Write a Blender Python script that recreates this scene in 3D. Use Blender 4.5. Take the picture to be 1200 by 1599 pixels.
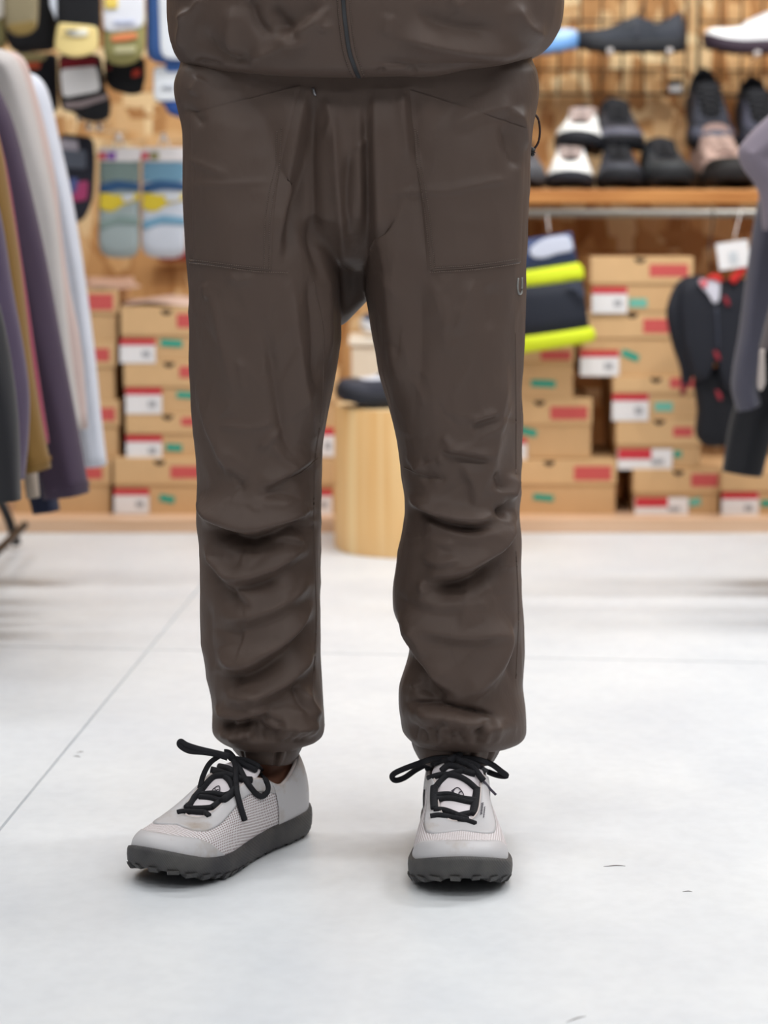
import bpy, bmesh, math, random
import numpy as np
from mathutils import Vector, Matrix
from mathutils.bvhtree import BVHTree

for _o in list(bpy.data.objects):
    bpy.data.objects.remove(_o)
SC = bpy.context.scene
COL = SC.collection
random.seed(7)
RNG = np.random.default_rng(11)

# ------------------------------------------------------------------ camera
FPX, CAM_D, CAM_H = 85 / 36 * 1599, 2.6, 0.73
TILT = math.atan(522 / FPX)
cam = bpy.data.cameras.new('camera')
cam.sensor_fit = 'VERTICAL'; cam.sensor_height = 36; cam.sensor_width = 27; cam.lens = 85
cam.dof.use_dof = True; cam.dof.focus_distance = 2.58; cam.dof.aperture_fstop = 4.6
cam.clip_end = 60
cam_o = bpy.data.objects.new('camera', cam); COL.objects.link(cam_o)
cam_o.location = (0, -CAM_D, CAM_H)
cam_o.rotation_euler = (math.pi / 2 - TILT, 0, 0)
SC.camera = cam_o

# ------------------------------------------------------------------ light
w = bpy.data.worlds.new('shop_ambient'); SC.world = w; w.use_nodes = True
bg = w.node_tree.nodes['Background']
bg.inputs[0].default_value = (0.95, 0.97, 1.0, 1); bg.inputs[1].default_value = 0.06

def ceiling_lamp(x, y, power, sx=1.2, sy=0.35, z=2.75, col=(0.985, 0.99, 1.0)):
    l = bpy.data.lights.new('ceiling_lamp', 'AREA'); l.shape = 'RECTANGLE'
    l.size = sx; l.size_y = sy; l.energy = power; l.color = col
    o = bpy.data.objects.new('ceiling_lamp', l); COL.objects.link(o); o.location = (x, y, z)
    return o
for lx in (-1.3, 0.5, 2.3):
    for ly, pw in ((-3.4, 12.5), (-1.7, 14.5), (0.05, 10.5), (1.45, 31)):
        ceiling_lamp(lx, ly, pw * (1 + .2 * lx if ly > 1 else 1))
# added fill spots with no visible source, brightening the shoe wall
for sx_, tx_, e_ in ((.2, .35, 34), (1.1, 1.0, 80), (-1.0, -.6, 4)):
    l = bpy.data.lights.new('wall_fill_spot', 'SPOT'); l.energy = e_; l.spot_size = math.radians(52); l.spot_blend = .7; l.shadow_soft_size = .07; l.color = (1, .965, .91)
    o = bpy.data.objects.new('wall_fill_spot', l); COL.objects.link(o); o.location = (sx_, 1.0, 2.6)
    o.rotation_euler = (Vector((tx_, 2.95, .95)) - o.location).to_track_quat('-Z', 'Y').to_euler()
SC.view_settings.view_transform = 'Standard'; SC.view_settings.look = 'None'
SC.view_settings.gamma = 1; SC.view_settings.use_curve_mapping = False
SC.view_settings.exposure = 0.0

# ------------------------------------------------------------------ helpers
_ct, _st = math.cos(TILT), math.sin(TILT)
CAMP = np.array([0, -CAM_D, CAM_H])
def ray(x, y):
    a, b = (x - 600), -(y - 799.5)
    return np.array([a, _ct * FPX + _st * b, -_st * FPX + _ct * b])
def at(x, y, Y):
    r = ray(x, y); return CAMP + r * ((Y + CAM_D) / r[1])
def floor_at(x, y, z=0.0):
    r = ray(x, y); return CAMP + r * ((z - CAM_H) / r[2])
def project(P):
    d = P - CAMP
    f = d[:, 1] * _ct - d[:, 2] * _st; u = d[:, 1] * _st + d[:, 2] * _ct
    return np.stack([600 + FPX * d[:, 0] / f, 799.5 - FPX * u / f], 1)
def lin(c):
    if isinstance(c, str): c = tuple(int(c[i:i + 2], 16) for i in (0, 2, 4))
    return tuple(((v / 255) / 12.92 if v / 255 <= .04045 else ((v / 255 + .055) / 1.055) ** 2.4) for v in c)

def new_mat(name):
    m = bpy.data.materials.new(name); m.use_nodes = True
    nt = m.node_tree; return m, nt, nt.nodes['Principled BSDF']
def mat(name, c, rough=.6, spec=.35, var=.10, scale=14, bump=0.0, bscale=220, metal=0.0, sheen=0.0, trans=0.0):
    m, nt, b = new_mat(name); c = lin(c)
    N, L = nt.nodes.new, nt.links.new
    tc = N('ShaderNodeTexCoord'); no = N('ShaderNodeTexNoise')
    no.inputs['Scale'].default_value = scale; no.inputs['Detail'].default_value = 4
    L(tc.outputs['Object'], no.inputs['Vector'])
    mx = N('ShaderNodeMix'); mx.data_type = 'RGBA'
    mx.inputs['A'].default_value = tuple(v * (1 - var) for v in c) + (1,)
    mx.inputs['B'].default_value = tuple(min(1, v * (1 + var)) for v in c) + (1,)
    L(no.outputs['Fac'], mx.inputs['Factor']); L(mx.outputs['Result'], b.inputs['Base Color'])
    b.inputs['Roughness'].default_value = rough; b.inputs['Specular IOR Level'].default_value = spec
    b.inputs['Metallic'].default_value = metal; b.inputs['Sheen Weight'].default_value = sheen
    b.inputs['Transmission Weight'].default_value = trans
    if bump:
        n2 = N('ShaderNodeTexNoise'); n2.inputs['Scale'].default_value = bscale; n2.inputs['Detail'].default_value = 3
        L(tc.outputs['Object'], n2.inputs['Vector'])
        bp = N('ShaderNodeBump'); bp.inputs['Strength'].default_value = bump; bp.inputs['Distance'].default_value = .002
        L(n2.outputs['Fac'], bp.inputs['Height']); L(bp.outputs['Normal'], b.inputs['Normal'])
    return m
_MC = {}
def cm(hexc, rough=.65, **k):
    key = (hexc, rough, tuple(sorted(k.items())))
    if key not in _MC: _MC[key] = mat('paint_' + hexc, hexc, rough, **k)
    return _MC[key]

def tag(o, label=None, cat=None, group=None, kind=None):
    if label: o['label'] = label
    if cat: o['category'] = cat
    if group: o['group'] = group
    if kind: o['kind'] = kind
    return o
def thing(name, base, label, cat, group=None, rot=(0, 0, 0)):
    o = bpy.data.objects.new(name, None); COL.objects.link(o)
    o.empty_display_size = .05
    o.location = tuple(base); o.rotation_euler = rot
    return tag(o, label, cat, group)
def mk(name, V, F, m, parent=None, smooth=True, local=False, base=None):
    """one mesh object; V in world coordinates (or in the parent's frame when local)"""
    V = np.asarray(V, float).reshape(-1, 3)
    off = np.zeros(3)
    if not local:
        if parent is not None:
            p = parent
            while p is not None: off = off + np.array(p.location); p = p.parent
        else:
            off = np.array(base) if base is not None else np.array([(V[:, 0].min() + V[:, 0].max()) / 2, (V[:, 1].min() + V[:, 1].max()) / 2, V[:, 2].min()])
    me = bpy.data.meshes.new(name)
    me.from_pydata((V - off).tolist(), [], [tuple(int(i) for i in f) for f in F]); me.update()
    if smooth: me.polygons.foreach_set('use_smooth', [True] * len(me.polygons))
    me.materials.append(m)
    o = bpy.data.objects.new(name, me); COL.objects.link(o)
    if parent is not None: o.parent = parent
    elif not local: o.location = tuple(off)
    return o
def structure(name, V, F, m, parent=None, smooth=False):
    o = mk(name, V, F, m, parent, smooth)
    if parent is None: o['kind'] = 'structure'
    return o
def empty_structure(name, base):
    o = bpy.data.objects.new(name, None); COL.objects.link(o); o.location = tuple(base); o['kind'] = 'structure'
    return o

def grid_faces(nr, nc, close=False, off=0):
    F = []
    for r in range(nr - 1):
        for c in range(nc if close else nc - 1):
            c2 = (c + 1) % nc
            F.append((off + r * nc + c, off + r * nc + c2, off + (r + 1) * nc + c2, off + (r + 1) * nc + c))
    return F
def join(*parts):
    V, F, n = [], [], 0
    for v, f in parts:
        v = np.asarray(v, float).reshape(-1, 3)
        V.append(v); F += [tuple(i + n for i in q) for q in f]; n += len(v)
    return np.concatenate(V), F
def box(lo, hi, bev=0.0, seg=2):
    lo, hi = np.minimum(lo, hi), np.maximum(lo, hi)
    bm = bmesh.new(); bmesh.ops.create_cube(bm, size=1.0)
    for v in bm.verts:
        v.co = Vector([(lo[k] + hi[k]) / 2 + v.co[k] * (hi[k] - lo[k]) for k in range(3)])
    if bev > 0: bmesh.ops.bevel(bm, geom=list(bm.edges), offset=bev, segments=seg, profile=.6, affect='EDGES')
    bm.verts.index_update()
    V = [tuple(v.co) for v in bm.verts]; F = [tuple(v.index for v in f.verts) for f in bm.faces]
    bm.free(); return np.array(V), F
def spline(P, n):
    """Catmull-Rom through the points, n samples"""
    P = np.asarray(P, float)
    if len(P) == 2: return P[0] + (P[1] - P[0]) * np.linspace(0, 1, n)[:, None]
    Q = np.concatenate([[2 * P[0] - P[1]], P, [2 * P[-1] - P[-2]]])
    u = np.linspace(0, len(P) - 1 - 1e-9, n); k = u.astype(int); t = (u - k)[:, None]
    a, b, c, d = Q[k], Q[k + 1], Q[k + 2], Q[k + 3]
    return .5 * (2 * b + (c - a) * t + (2 * a - 5 * b + 4 * c - d) * t ** 2 + (3 * b - a - 3 * c + d) * t ** 3)
def tube(P, r, seg=8, n=None, flat=1.0, up=(0, 0, 1), closed=False):
    """tube along points; flat < 1 squashes it along the local normal"""
    P = np.asarray(P, float)
    rr = np.full(len(P), r) if np.isscalar(r) else np.asarray(r, float)
    if n:
        rr = np.interp(np.linspace(0, 1, n), np.linspace(0, 1, len(rr)), rr); P = spline(P, n)
    T = np.gradient(P, axis=0); T /= np.linalg.norm(T, axis=1)[:, None] + 1e-12
    U = np.asarray(up, float); U = np.tile(U, (len(P), 1)) if U.ndim == 1 else U
    bad = np.abs((T * U).sum(1)) > .97
    U = np.where(bad[:, None], np.array([0.0, 1, .05]), U)
    A = np.cross(T, U); A /= np.linalg.norm(A, axis=1)[:, None] + 1e-12
    B = np.cross(A, T)
    ph = np.linspace(0, 2 * math.pi, seg, endpoint=False)
    V = P[:, None] + rr[:, None, None] * (A[:, None] * np.cos(ph)[None, :, None] + B[:, None] * np.sin(ph)[None, :, None] * flat)
    F = grid_faces(len(P), seg, True)
    F = [f[::-1] for f in F]
    F += [tuple(range(seg)), tuple(range((len(P) - 1) * seg, len(P) * seg))[::-1]]
    return V.reshape(-1, 3), F
def loft(rings, cap=True):
    R = np.asarray(rings, float); nr, nc = R.shape[:2]
    F = grid_faces(nr, nc, True)
    if cap: F += [tuple(range(nc))[::-1], tuple(range((nr - 1) * nc, nr * nc))]
    return R.reshape(-1, 3), F
def sring(cx, cy, z, a, b, n=48, e=2.3, zf=None):
    ph = np.linspace(0, 2 * math.pi, n, endpoint=False)
    c, s = np.cos(ph), np.sin(ph)
    x = cx + a * np.sign(c) * np.abs(c) ** (2 / e); y = cy + b * np.sign(s) * np.abs(s) ** (2 / e)
    zz = np.full(n, z) if zf is None else zf(c, s)
    return np.stack([x, y, zz], 1)
def resample_closed(P, n):
    P = np.asarray(P, float); Q = np.vstack([P, P[:1]])
    d = np.r_[0, np.cumsum(np.linalg.norm(np.diff(Q, axis=0), axis=1))]
    u = np.linspace(0, d[-1], n, endpoint=False)
    return np.stack([np.interp(u, d, Q[:, k]) for k in range(Q.shape[1])], 1)
def pillow_px(poly, Y, thick, n=56, depth_fn=None, levels=((1, .0), (.985, .45), (.93, .8), (.8, 1), (.5, 1.04), (.18, 1.05))):
    """soft flat thing whose outline (photo pixels) stands at depth Y, real thickness"""
    P = resample_closed(poly, n); W = np.array([at(x, y, Y) for x, y in P])
    for _ in range(2): W = (np.roll(W, 1, 0) + 2 * W + np.roll(W, -1, 0)) / 4
    c = W.mean(0); R = []
    for s, h in list(levels)[::-1]:
        q = c + (W - c) * s; q[:, 1] -= thick / 2 * h; R.append(q)
    for s, h in list(levels)[1:]:
        q = c + (W - c) * s; q[:, 1] += thick / 2 * h; R.append(q)
    R = np.array(R)
    if depth_fn is not None: R[:, :, 1] += depth_fn(R[:, :, 0], R[:, :, 2])
    return loft(R)
def remesh(V, F, vox):
    me = bpy.data.meshes.new('tmp'); me.from_pydata(np.asarray(V).tolist(), [], F); me.update()
    o = bpy.data.objects.new('tmp', me); COL.objects.link(o)
    bm = bmesh.new(); bm.from_mesh(me); bmesh.ops.recalc_face_normals(bm, faces=bm.faces); bm.to_mesh(me); bm.free()
    r = o.modifiers.new('r', 'REMESH'); r.mode = 'VOXEL'; r.voxel_size = vox; r.adaptivity = 0
    dg = bpy.context.evaluated_depsgraph_get(); e = o.evaluated_get(dg); m2 = e.to_mesh()
    W = np.empty(len(m2.vertices) * 3); m2.vertices.foreach_get('co', W); W = W.reshape(-1, 3)
    FF = [tuple(p.vertices) for p in m2.polygons]
    e.to_mesh_clear(); bpy.data.objects.remove(o); bpy.data.meshes.remove(me)
    return W, FF
def edges_of(F):
    E = set()
    for f in F:
        for i in range(len(f)):
            a, b = f[i], f[(i + 1) % len(f)]
            E.add((a, b) if a < b else (b, a))
    return np.array(list(E))
def relax(V, E, it, k=.5):
    deg = np.zeros(len(V)); np.add.at(deg, E[:, 0], 1); np.add.at(deg, E[:, 1], 1); deg = np.maximum(deg, 1)[:, None]
    for _ in range(it):
        S = np.zeros_like(V)
        for c in range(3):
            S[:, c] = np.bincount(E[:, 0], V[E[:, 1], c], len(V)) + np.bincount(E[:, 1], V[E[:, 0], c], len(V))
        V = V + k * (S / deg - V)
    return V
def normals(V, F):
    Q = np.array([f if len(f) == 4 else (f[0], f[1], f[2], f[2]) for f in F])
    n = np.cross(V[Q[:, 2]] - V[Q[:, 0]], V[Q[:, 3]] - V[Q[:, 1]]); N = np.zeros_like(V)
    for k in range(4):
        for c in range(3): N[:, c] += np.bincount(Q[:, k], n[:, c], len(V))
    return N / (np.linalg.norm(N, axis=1)[:, None] + 1e-12)
def vnoise(P, seed):
    g = np.random.default_rng(seed).random((32, 32, 32)) * 2 - 1
    k = np.floor(P).astype(int); t = P - k; t = t * t * (3 - 2 * t); r = 0
    for dx in (0, 1):
        for dy in (0, 1):
            for dz in (0, 1):
                wgt = (t[:, 0] if dx else 1 - t[:, 0]) * (t[:, 1] if dy else 1 - t[:, 1]) * (t[:, 2] if dz else 1 - t[:, 2])
                r = r + wgt * g[(k[:, 0] + dx) % 32, (k[:, 1] + dy) % 32, (k[:, 2] + dz) % 32]
    return r
def fold_field(XY, strokes):
    """height (m) of a set of cloth folds; each: points, crest height mm, width before / after the line in px"""
    D = np.zeros(len(XY))
    full = []
    for pts, amp, wn, wp in strokes:
        full.append((pts, amp, wn, wp))
        if amp > 3 and min(wn, wp) < .62 * max(wn, wp):      # an overhanging fold has a tucked valley under its steep side
            P = np.asarray(pts, float); T = np.gradient(P, axis=0); T /= np.linalg.norm(T, axis=1)[:, None] + 1e-9
            sd = 1 if wp < wn else -1; ws = min(wn, wp); Nn = np.stack([-T[:, 1], T[:, 0]], 1) * sd
            q = P + Nn * ws * 2.1
            full.append((q, -.55 * amp, ws * (1.0 if sd > 0 else 2.4), ws * (2.4 if sd > 0 else 1.0)))
    for pts, amp, wn, wp in full:
        L = spline(pts, max(8, 5 * len(pts))); lo, hi = L.min(0) - 3.2 * max(wn, wp), L.max(0) + 3.2 * max(wn, wp)
        idx = np.where((XY[:, 0] > lo[0]) & (XY[:, 0] < hi[0]) & (XY[:, 1] > lo[1]) & (XY[:, 1] < hi[1]))[0]
        if not len(idx): continue
        q = XY[idx]; best = np.full(len(q), 1e9); bs = np.zeros(len(q)); bu = np.zeros(len(q))
        cum = np.r_[0, np.cumsum(np.linalg.norm(np.diff(L, axis=0), axis=1))]
        for i in range(len(L) - 1):
            a, d = L[i], L[i + 1] - L[i]; ll = d @ d + 1e-9
            t = np.clip(((q - a) @ d) / ll, 0, 1); r = q - a - t[:, None] * d
            ds = np.hypot(r[:, 0], r[:, 1]); cr = d[0] * (q[:, 1] - a[1]) - d[1] * (q[:, 0] - a[0])
            m = ds < best
            best = np.where(m, ds, best); bs = np.where(m, np.sign(cr), bs)
            bu = np.where(m, (cum[i] + t * (cum[i + 1] - cum[i])) / cum[-1], bu)
        wd = np.where(bs > 0, wp, wn)
        tp = np.clip(np.minimum(bu, 1 - bu) / .28, 0, 1); tp = tp * tp * (3 - 2 * tp)
        D[idx] += amp * 1e-3 * np.exp(-.75 * (best / wd) ** 1.45) * tp
    return D
# ------------------------------------------------------------------ materials of the setting
def osb_mat(name, base, dark, light, scale=1.0):
    m, nt, b = new_mat(name); N, L = nt.nodes.new, nt.links.new
    tc = N('ShaderNodeTexCoord')
    prev = None
    for k, (rot, sx, sy) in enumerate(((.35, 34, 9), (-.9, 10, 38), (1.3, 28, 11))):
        mp = N('ShaderNodeMapping'); mp.inputs['Rotation'].default_value = (0, rot, 0)
        mp.inputs['Scale'].default_value = (sx * scale, 12, sy * scale)
        L(tc.outputs['Object'], mp.inputs['Vector'])
        vo = N('ShaderNodeTexVoronoi'); vo.inputs['Scale'].default_value = 1.0
        L(mp.outputs['Vector'], vo.inputs['Vector'])
        sp = N('ShaderNodeSeparateColor'); L(vo.outputs['Color'], sp.inputs['Color'])
        cr = N('ShaderNodeValToRGB'); e = cr.color_ramp.elements
        e[0].position = .05; e[0].color = lin(dark) + (1,)
        e[1].position = .95; e[1].color = lin(light) + (1,)
        x = e.new(.5); x.color = lin(base) + (1,)
        L(sp.outputs['Red'], cr.inputs['Fac'])
        if prev is None: prev = cr.outputs['Color']
        else:
            mx = N('ShaderNodeMix'); mx.data_type = 'RGBA'
            st = N('ShaderNodeMath'); st.operation = 'GREATER_THAN'; st.inputs[1].default_value = .55
            L(sp.outputs['Green'], st.inputs[0]); L(st.outputs[0], mx.inputs['Factor'])
            L(prev, mx.inputs['A']); L(cr.outputs['Color'], mx.inputs['B']); prev = mx.outputs['Result']
    L(prev, b.inputs['Base Color']); b.inputs['Roughness'].default_value = .6
    return m
def wood_mat(name, c1, c2, axis='X', scale=6, rough=.5):
    m, nt, b = new_mat(name); N, L = nt.nodes.new, nt.links.new
    tc = N('ShaderNodeTexCoord'); mp = N('ShaderNodeMapping')
    sc = {'X': (1, 14, 14), 'Z': (14, 14, .7), 'Y': (14, 1, 14)}[axis]
    mp.inputs['Scale'].default_value = sc; L(tc.outputs['Object'], mp.inputs['Vector'])
    no = N('ShaderNodeTexNoise'); no.inputs['Scale'].default_value = scale; no.inputs['Detail'].default_value = 6
    no.inputs['Distortion'].default_value = .6; L(mp.outputs['Vector'], no.inputs['Vector'])
    cr = N('ShaderNodeValToRGB'); e = cr.color_ramp.elements
    e[0].position = .33; e[0].color = lin(c1) + (1,); e[1].position = .68; e[1].color = lin(c2) + (1,)
    L(no.outputs['Fac'], cr.inputs['Fac']); L(cr.outputs['Color'], b.inputs['Base Color'])
    b.inputs['Roughness'].default_value = rough
    return m
def floor_mat():
    m, nt, b = new_mat('white_floor'); N, L = nt.nodes.new, nt.links.new
    tc = N('ShaderNodeTexCoord'); mp = N('ShaderNodeMapping'); mp.inputs['Scale'].default_value = (1, .8, 1)
    L(tc.outputs['Object'], mp.inputs['Vector'])
    n1 = N('ShaderNodeTexNoise'); n1.inputs['Scale'].default_value = 3.2; n1.inputs['Detail'].default_value = 9; n1.inputs['Roughness'].default_value = .62
    n2 = N('ShaderNodeTexNoise'); n2.inputs['Scale'].default_value = 55; n2.inputs['Detail'].default_value = 5
    L(mp.outputs['Vector'], n1.inputs['Vector']); L(mp.outputs['Vector'], n2.inputs['Vector'])
    cr = N('ShaderNodeValToRGB'); e = cr.color_ramp.elements
    e[0].position = .32; e[0].color = lin('d6dadf') + (1,); e[1].position = .66; e[1].color = lin('e6e9eb') + (1,)
    L(n1.outputs['Fac'], cr.inputs['Fac'])
    mx = N('ShaderNodeMix'); mx.data_type = 'RGBA'; mx.blend_type = 'MULTIPLY'; mx.inputs['Factor'].default_value = .35
    c2 = N('ShaderNodeValToRGB'); c2.color_ramp.elements[0].position = .35; c2.color_ramp.elements[0].color = (.9, .9, .9, 1); c2.color_ramp.elements[1].position = .6
    L(n2.outputs['Fac'], c2.inputs['Fac']); L(cr.outputs['Color'], mx.inputs['A']); L(c2.outputs['Color'], mx.inputs['B'])
    L(mx.outputs['Result'], b.inputs['Base Color'])
    b.inputs['Roughness'].default_value = .42; b.inputs['Specular IOR Level'].default_value = .3
    bp = N('ShaderNodeBump'); bp.inputs['Strength'].default_value = .05; bp.inputs['Distance'].default_value = .002
    L(n2.outputs['Fac'], bp.inputs['Height']); L(bp.outputs['Normal'], b.inputs['Normal'])
    return m
M = dict(
    osb=osb_mat('strand_board', 'd2a26a', 'a8733e', 'efd4a4'),
    shelf=wood_mat('shelf_wood', 'a3652f', 'c98c4e', 'X', 4),
    ply=wood_mat('platform_wood', 'cfa784', 'e2c0a2', 'X', 3),
    stump=wood_mat('stump_wood', 'ecb26a', 'fddaa0', 'Z', 1.6, .55),
    stump_top=wood_mat('stump_end_grain', 'dab684', 'efd3a6', 'Y', 3, .6),
    floor=floor_mat(),
    joint=mat('floor_joint', 'a9abac', .8),
    ceiling=mat('ceiling_paint', 'dededa', .9),
    steel=mat('brushed_steel', '98958f', .4, .5, .06, 30, metal=.75),
    wire=mat('dark_wire', '2c2420', .5, .4),
    chrome=mat('bright_wire', 'd6d6d8', .25, .5, metal=.8),
    black=mat('black_metal', '1c1c1e', .45),
    card=mat('box_card', 'cda679', .75, .2, .07, 26, bump=.05),
    card_lid=mat('box_card_lid', 'd4ae80', .75, .2, .07, 26, bump=.05),
    red=mat('label_red', 'c8353f', .6), pinkred=mat('logo_red', 'c95a57', .7, .2, .06, 90),
    white=mat('label_white', 'e9e6e6', .6), teal=mat('sticker_teal', '2a9c86', .6), teal2=mat('sticker_pale_teal', '6fb5a2', .6),
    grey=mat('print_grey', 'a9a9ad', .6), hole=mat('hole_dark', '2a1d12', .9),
    paper=mat('tissue_paper', 'e2bfae', .8),
)

# ------------------------------------------------------------------ setting
YW = 2.95          # back wall
YB = 2.45          # front of the boxes
# floor: four large slabs around one cross of joints
floor = empty_structure('floor', (0, 0, 0))
bx0, bx1 = floor_at(-30, 1326)[:2], floor_at(228, 1015)[:2]
dj = (bx1 - bx0) / np.linalg.norm(bx1 - bx0)
c0, c1 = floor_at(232, 1014)[:2], floor_at(1200, 1035)[:2]
dc = (c1 - c0) / np.linalg.norm(c1 - c0)
X0 = c0
def slab(poly, name='slab'):
    P = np.array(poly); c = P.mean(0)
    Q = c + (P - c) * (1 - .0016 / np.linalg.norm(P - c, axis=1))[:, None]
    V = [(p[0], p[1], 0) for p in Q] + [(p[0], p[1], -.004) for p in P] 
    n = len(P)
    F = [tuple(range(n))] + [(i, i + n, (i + 1) % n + n, (i + 1) % n) for i in range(n)]
    return structure(name, V, F, M['floor'], floor)
g = .0010
for sx in (-1, 1):
    for sy in (-1, 1):
        ex, ey = 4.5, (7.0 if sy < 0 else 4.0)
        o = X0 + dc * g * sx + dj * g * sy
        a = o + dc * ex * sx; b_ = a + dj * ey * sy; c_ = o + dj * ey * sy
        P = [o, a, b_, c_]
        if sx * sy < 0: P = P[::-1]
        slab(P)
structure('screed', *box((-5, -8, -.06), (5, 3.2, -.0042)), M['joint'], floor)
for (x, y, l, a) in ((960, 1353, .012, .1), (1074, 1393, .005, 0), (900, 1592, .012, .7), (120, 1182, .006, -.6), (125, 1175, .005, .5)):
    p = floor_at(x, y); d = np.array([math.cos(a), math.sin(a), 0]) * l
    structure('scuff', *tube([p - d + (0, 0, .0003), p + (.001, .002, .0006), p + d + (0, 0, .0003)], [.0002, .0006, .0002], 5, 8), cm('8d8684'), floor)

structure('wall_back', *box((-3.2, YW, 0), (3.2, YW + .05, 2.8)), M['osb'])
structure('ceiling', *box((-3.2, -6, 2.8), (3.2, YW + .05, 2.85)), M['ceiling'])
# low platform under the boxes
pl = empty_structure('trim_1', (0, 2.6, 0))
structure('platform_deck', *box((-2.6, 2.37, .004), (2.6, YW, .028), .002), M['ply'], pl)
structure('platform_front', *box((-2.6, 2.36, 0), (2.6, 2.37, .029), .002), M['ply'], pl)

# ------------------------------------------------------------------ shoe boxes
def px_box(x0, x1, y0, y1, Yf, Yb, bev=0.0):
    p, q = at(x0, y0, Yf), at(x1, y1, Yf)
    return box((p[0], Yf, q[2]), (q[0], Yb, p[2]), bev)
def card_px(x0, x1, y0, y1, Yf, th=.0006):
    return px_box(x0, x1, y0, y1, Yf - th, Yf + .0002)
def quad_px(cx, cy, w, h, ang, Yf, th=.0006):
    c, s = math.cos(ang), math.sin(ang); V = []
    for yy in (Yf - th, Yf + .0002):
        for u, v in ((-1, -1), (1, -1), (1, 1), (-1, 1)):
            V.append(at(cx + u * w / 2 * c - v * h / 2 * s, cy + u * w / 2 * s + v * h / 2 * c, yy))
    return np.array(V), [(0, 1, 2, 3), (7, 6, 5, 4), (0, 4, 5, 1), (1, 5, 6, 2), (2, 6, 7, 3), (3, 7, 4, 0)]
def shoe_box(label, xl, xr, yt, ym, yb, Yf=YB, logo=None, lab=None, teal=None, hole=None, teal_m='teal', wide=False, group='cardboard shoe boxes'):
    p, q = at(xl, yb, Yf), at(xr, yb, Yf); dep = .31
    t = thing('shoe_box', ((p[0] + q[0]) / 2, Yf + dep / 2, p[2]), label, 'shoe box', group)
    mk('body', *px_box(xl + 2, xr - 2, ym - 6, yb, Yf + .003, Yf + dep, .0015), M['card'], t, False)
    ld = mk('lid', *px_box(xl, xr, yt + .4, ym, Yf, Yf + dep + .003, .0015), M['card_lid'], t, False)
    if logo: mk('logo_panel', *card_px(*logo, Yf), M['pinkred'], t, False)
    if lab:
        x0, x1, y0, y1 = lab; yy = Yf + .003 if y0 > ym - 3 else Yf
        yy = min(yy, Yf) - .0008
        l = mk('size_label', *card_px(x0, x1, y0, y1, yy), M['white'], t, False)
        if wide: mk('label_band', *card_px(x0 + 1, x0 + (x1 - x0) * .62, y0, y0 + (y1 - y0) * .5, yy - .0006), M['red'], l, False)
        else: mk('label_band', *card_px(x0, x1, y0, y0 + (y1 - y0) * .26, yy - .0006), M['red'], l, False)
        mk('label_print', *card_px(x0 + (x1 - x0) * .62, x0 + (x1 - x0) * .85, y0 + (y1 - y0) * .5, y0 + (y1 - y0) * .75, yy - .0006), M['grey'], l, False)
    if teal: mk('sticker', *quad_px(*teal, Yf + .0022), M[teal_m], t, False)
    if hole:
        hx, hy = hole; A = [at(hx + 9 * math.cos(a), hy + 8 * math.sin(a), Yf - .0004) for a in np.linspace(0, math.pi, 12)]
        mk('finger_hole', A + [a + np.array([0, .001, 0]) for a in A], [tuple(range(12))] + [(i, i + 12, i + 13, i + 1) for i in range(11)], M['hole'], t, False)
    return t
r3 = .25
shoe_box('tan shoe box whose lid is half covered by the hanging navy and yellow tube', 742, 897, 543, 565, 622, logo=(845, 892, 548, 562), teal=(849, 599, 38, 11, .05))
shoe_box('tan shoe box between two others beside the right trouser leg', 770, 925, 622, 663, 716, logo=(860, 918, 635, 655), lab=(765, 823, 684, 719), teal=(824, 674, 30, 11, r3), hole=(843, 626))
shoe_box('wide tan shoe box on the platform right beside the right trouser leg', 790, 963, 718, 757, 806, YB - .01, logo=(897, 955, 728, 750), teal=(849, 777, 32, 10, .1), hole=(858, 720))
shoe_box('topmost tan shoe box of the tall stack right of the yellow banded tube', 923, 1083, 401, 443, 487, logo=(1015, 1075, 413, 432), lab=(925, 980, 448, 489), teal=(997, 473, 28, 14, 0), hole=(1000, 403), teal_m='teal2')
shoe_box('second tan shoe box from the top with a white label jutting out left', 908, 1066, 487, 528, 588, YB + .005, logo=(1005, 1048, 498, 520), lab=(907, 967, 547, 587), teal=(985, 555, 28, 11, .4), hole=(988, 489))
shoe_box('third tan shoe box from the top, lid behind the dangling black strap', 958, 1093, 588, 614, 654, logo=(1047, 1090, 590, 606), lab=(957, 1013, 615, 657), teal=(1037, 635, 28, 14, 0), hole=(1025, 590), teal_m='teal2')
shoe_box('tan shoe box with a wide white label, second from the platform', 963, 1096, 654, 695, 733, logo=(1052, 1082, 667, 682), lab=(965, 1050, 701, 733), teal=(1059, 709, 12, 10, 0), hole=(1030, 656), wide=True)
shoe_box('tan shoe box with a wide white label standing on the platform', 990, 1124, 733, 770, 806, YB - .01, logo=(1080, 1122, 740, 760), lab=(992, 1075, 777, 806), teal=(1086, 784, 18, 12, -.2), hole=(1060, 735), wide=True, teal_m='teal2')
shoe_box('rightmost tan shoe box on the platform, under the dark garments', 1127, 1275, 735, 767, 806, YB - .02, lab=(1128, 1185, 769, 808), teal=(1199, 786, 20, 10, 0))
shoe_box('topmost tan shoe box of the stack beside the left trouser leg', 188, 343, 479, 524, 563, logo=(276, 332, 490, 512), lab=(187, 243, 529, 567), teal=(268, 536, 34, 11, .06), hole=(260, 484))
shoe_box('second tan shoe box from the top, beside the left trouser leg', 193, 347, 563, 604, 645, logo=(280, 336, 572, 590), lab=(196, 253, 606, 646), teal=(291, 617, 30, 10, .05), hole=(264, 566))
shoe_box('third tan shoe box from the top, beside the left trouser leg', 196, 350, 645, 677, 715, logo=(283, 337, 652, 665), lab=(197, 253, 680, 718), teal=(272, 699, 25, 11, .05), hole=(262, 648))
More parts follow.
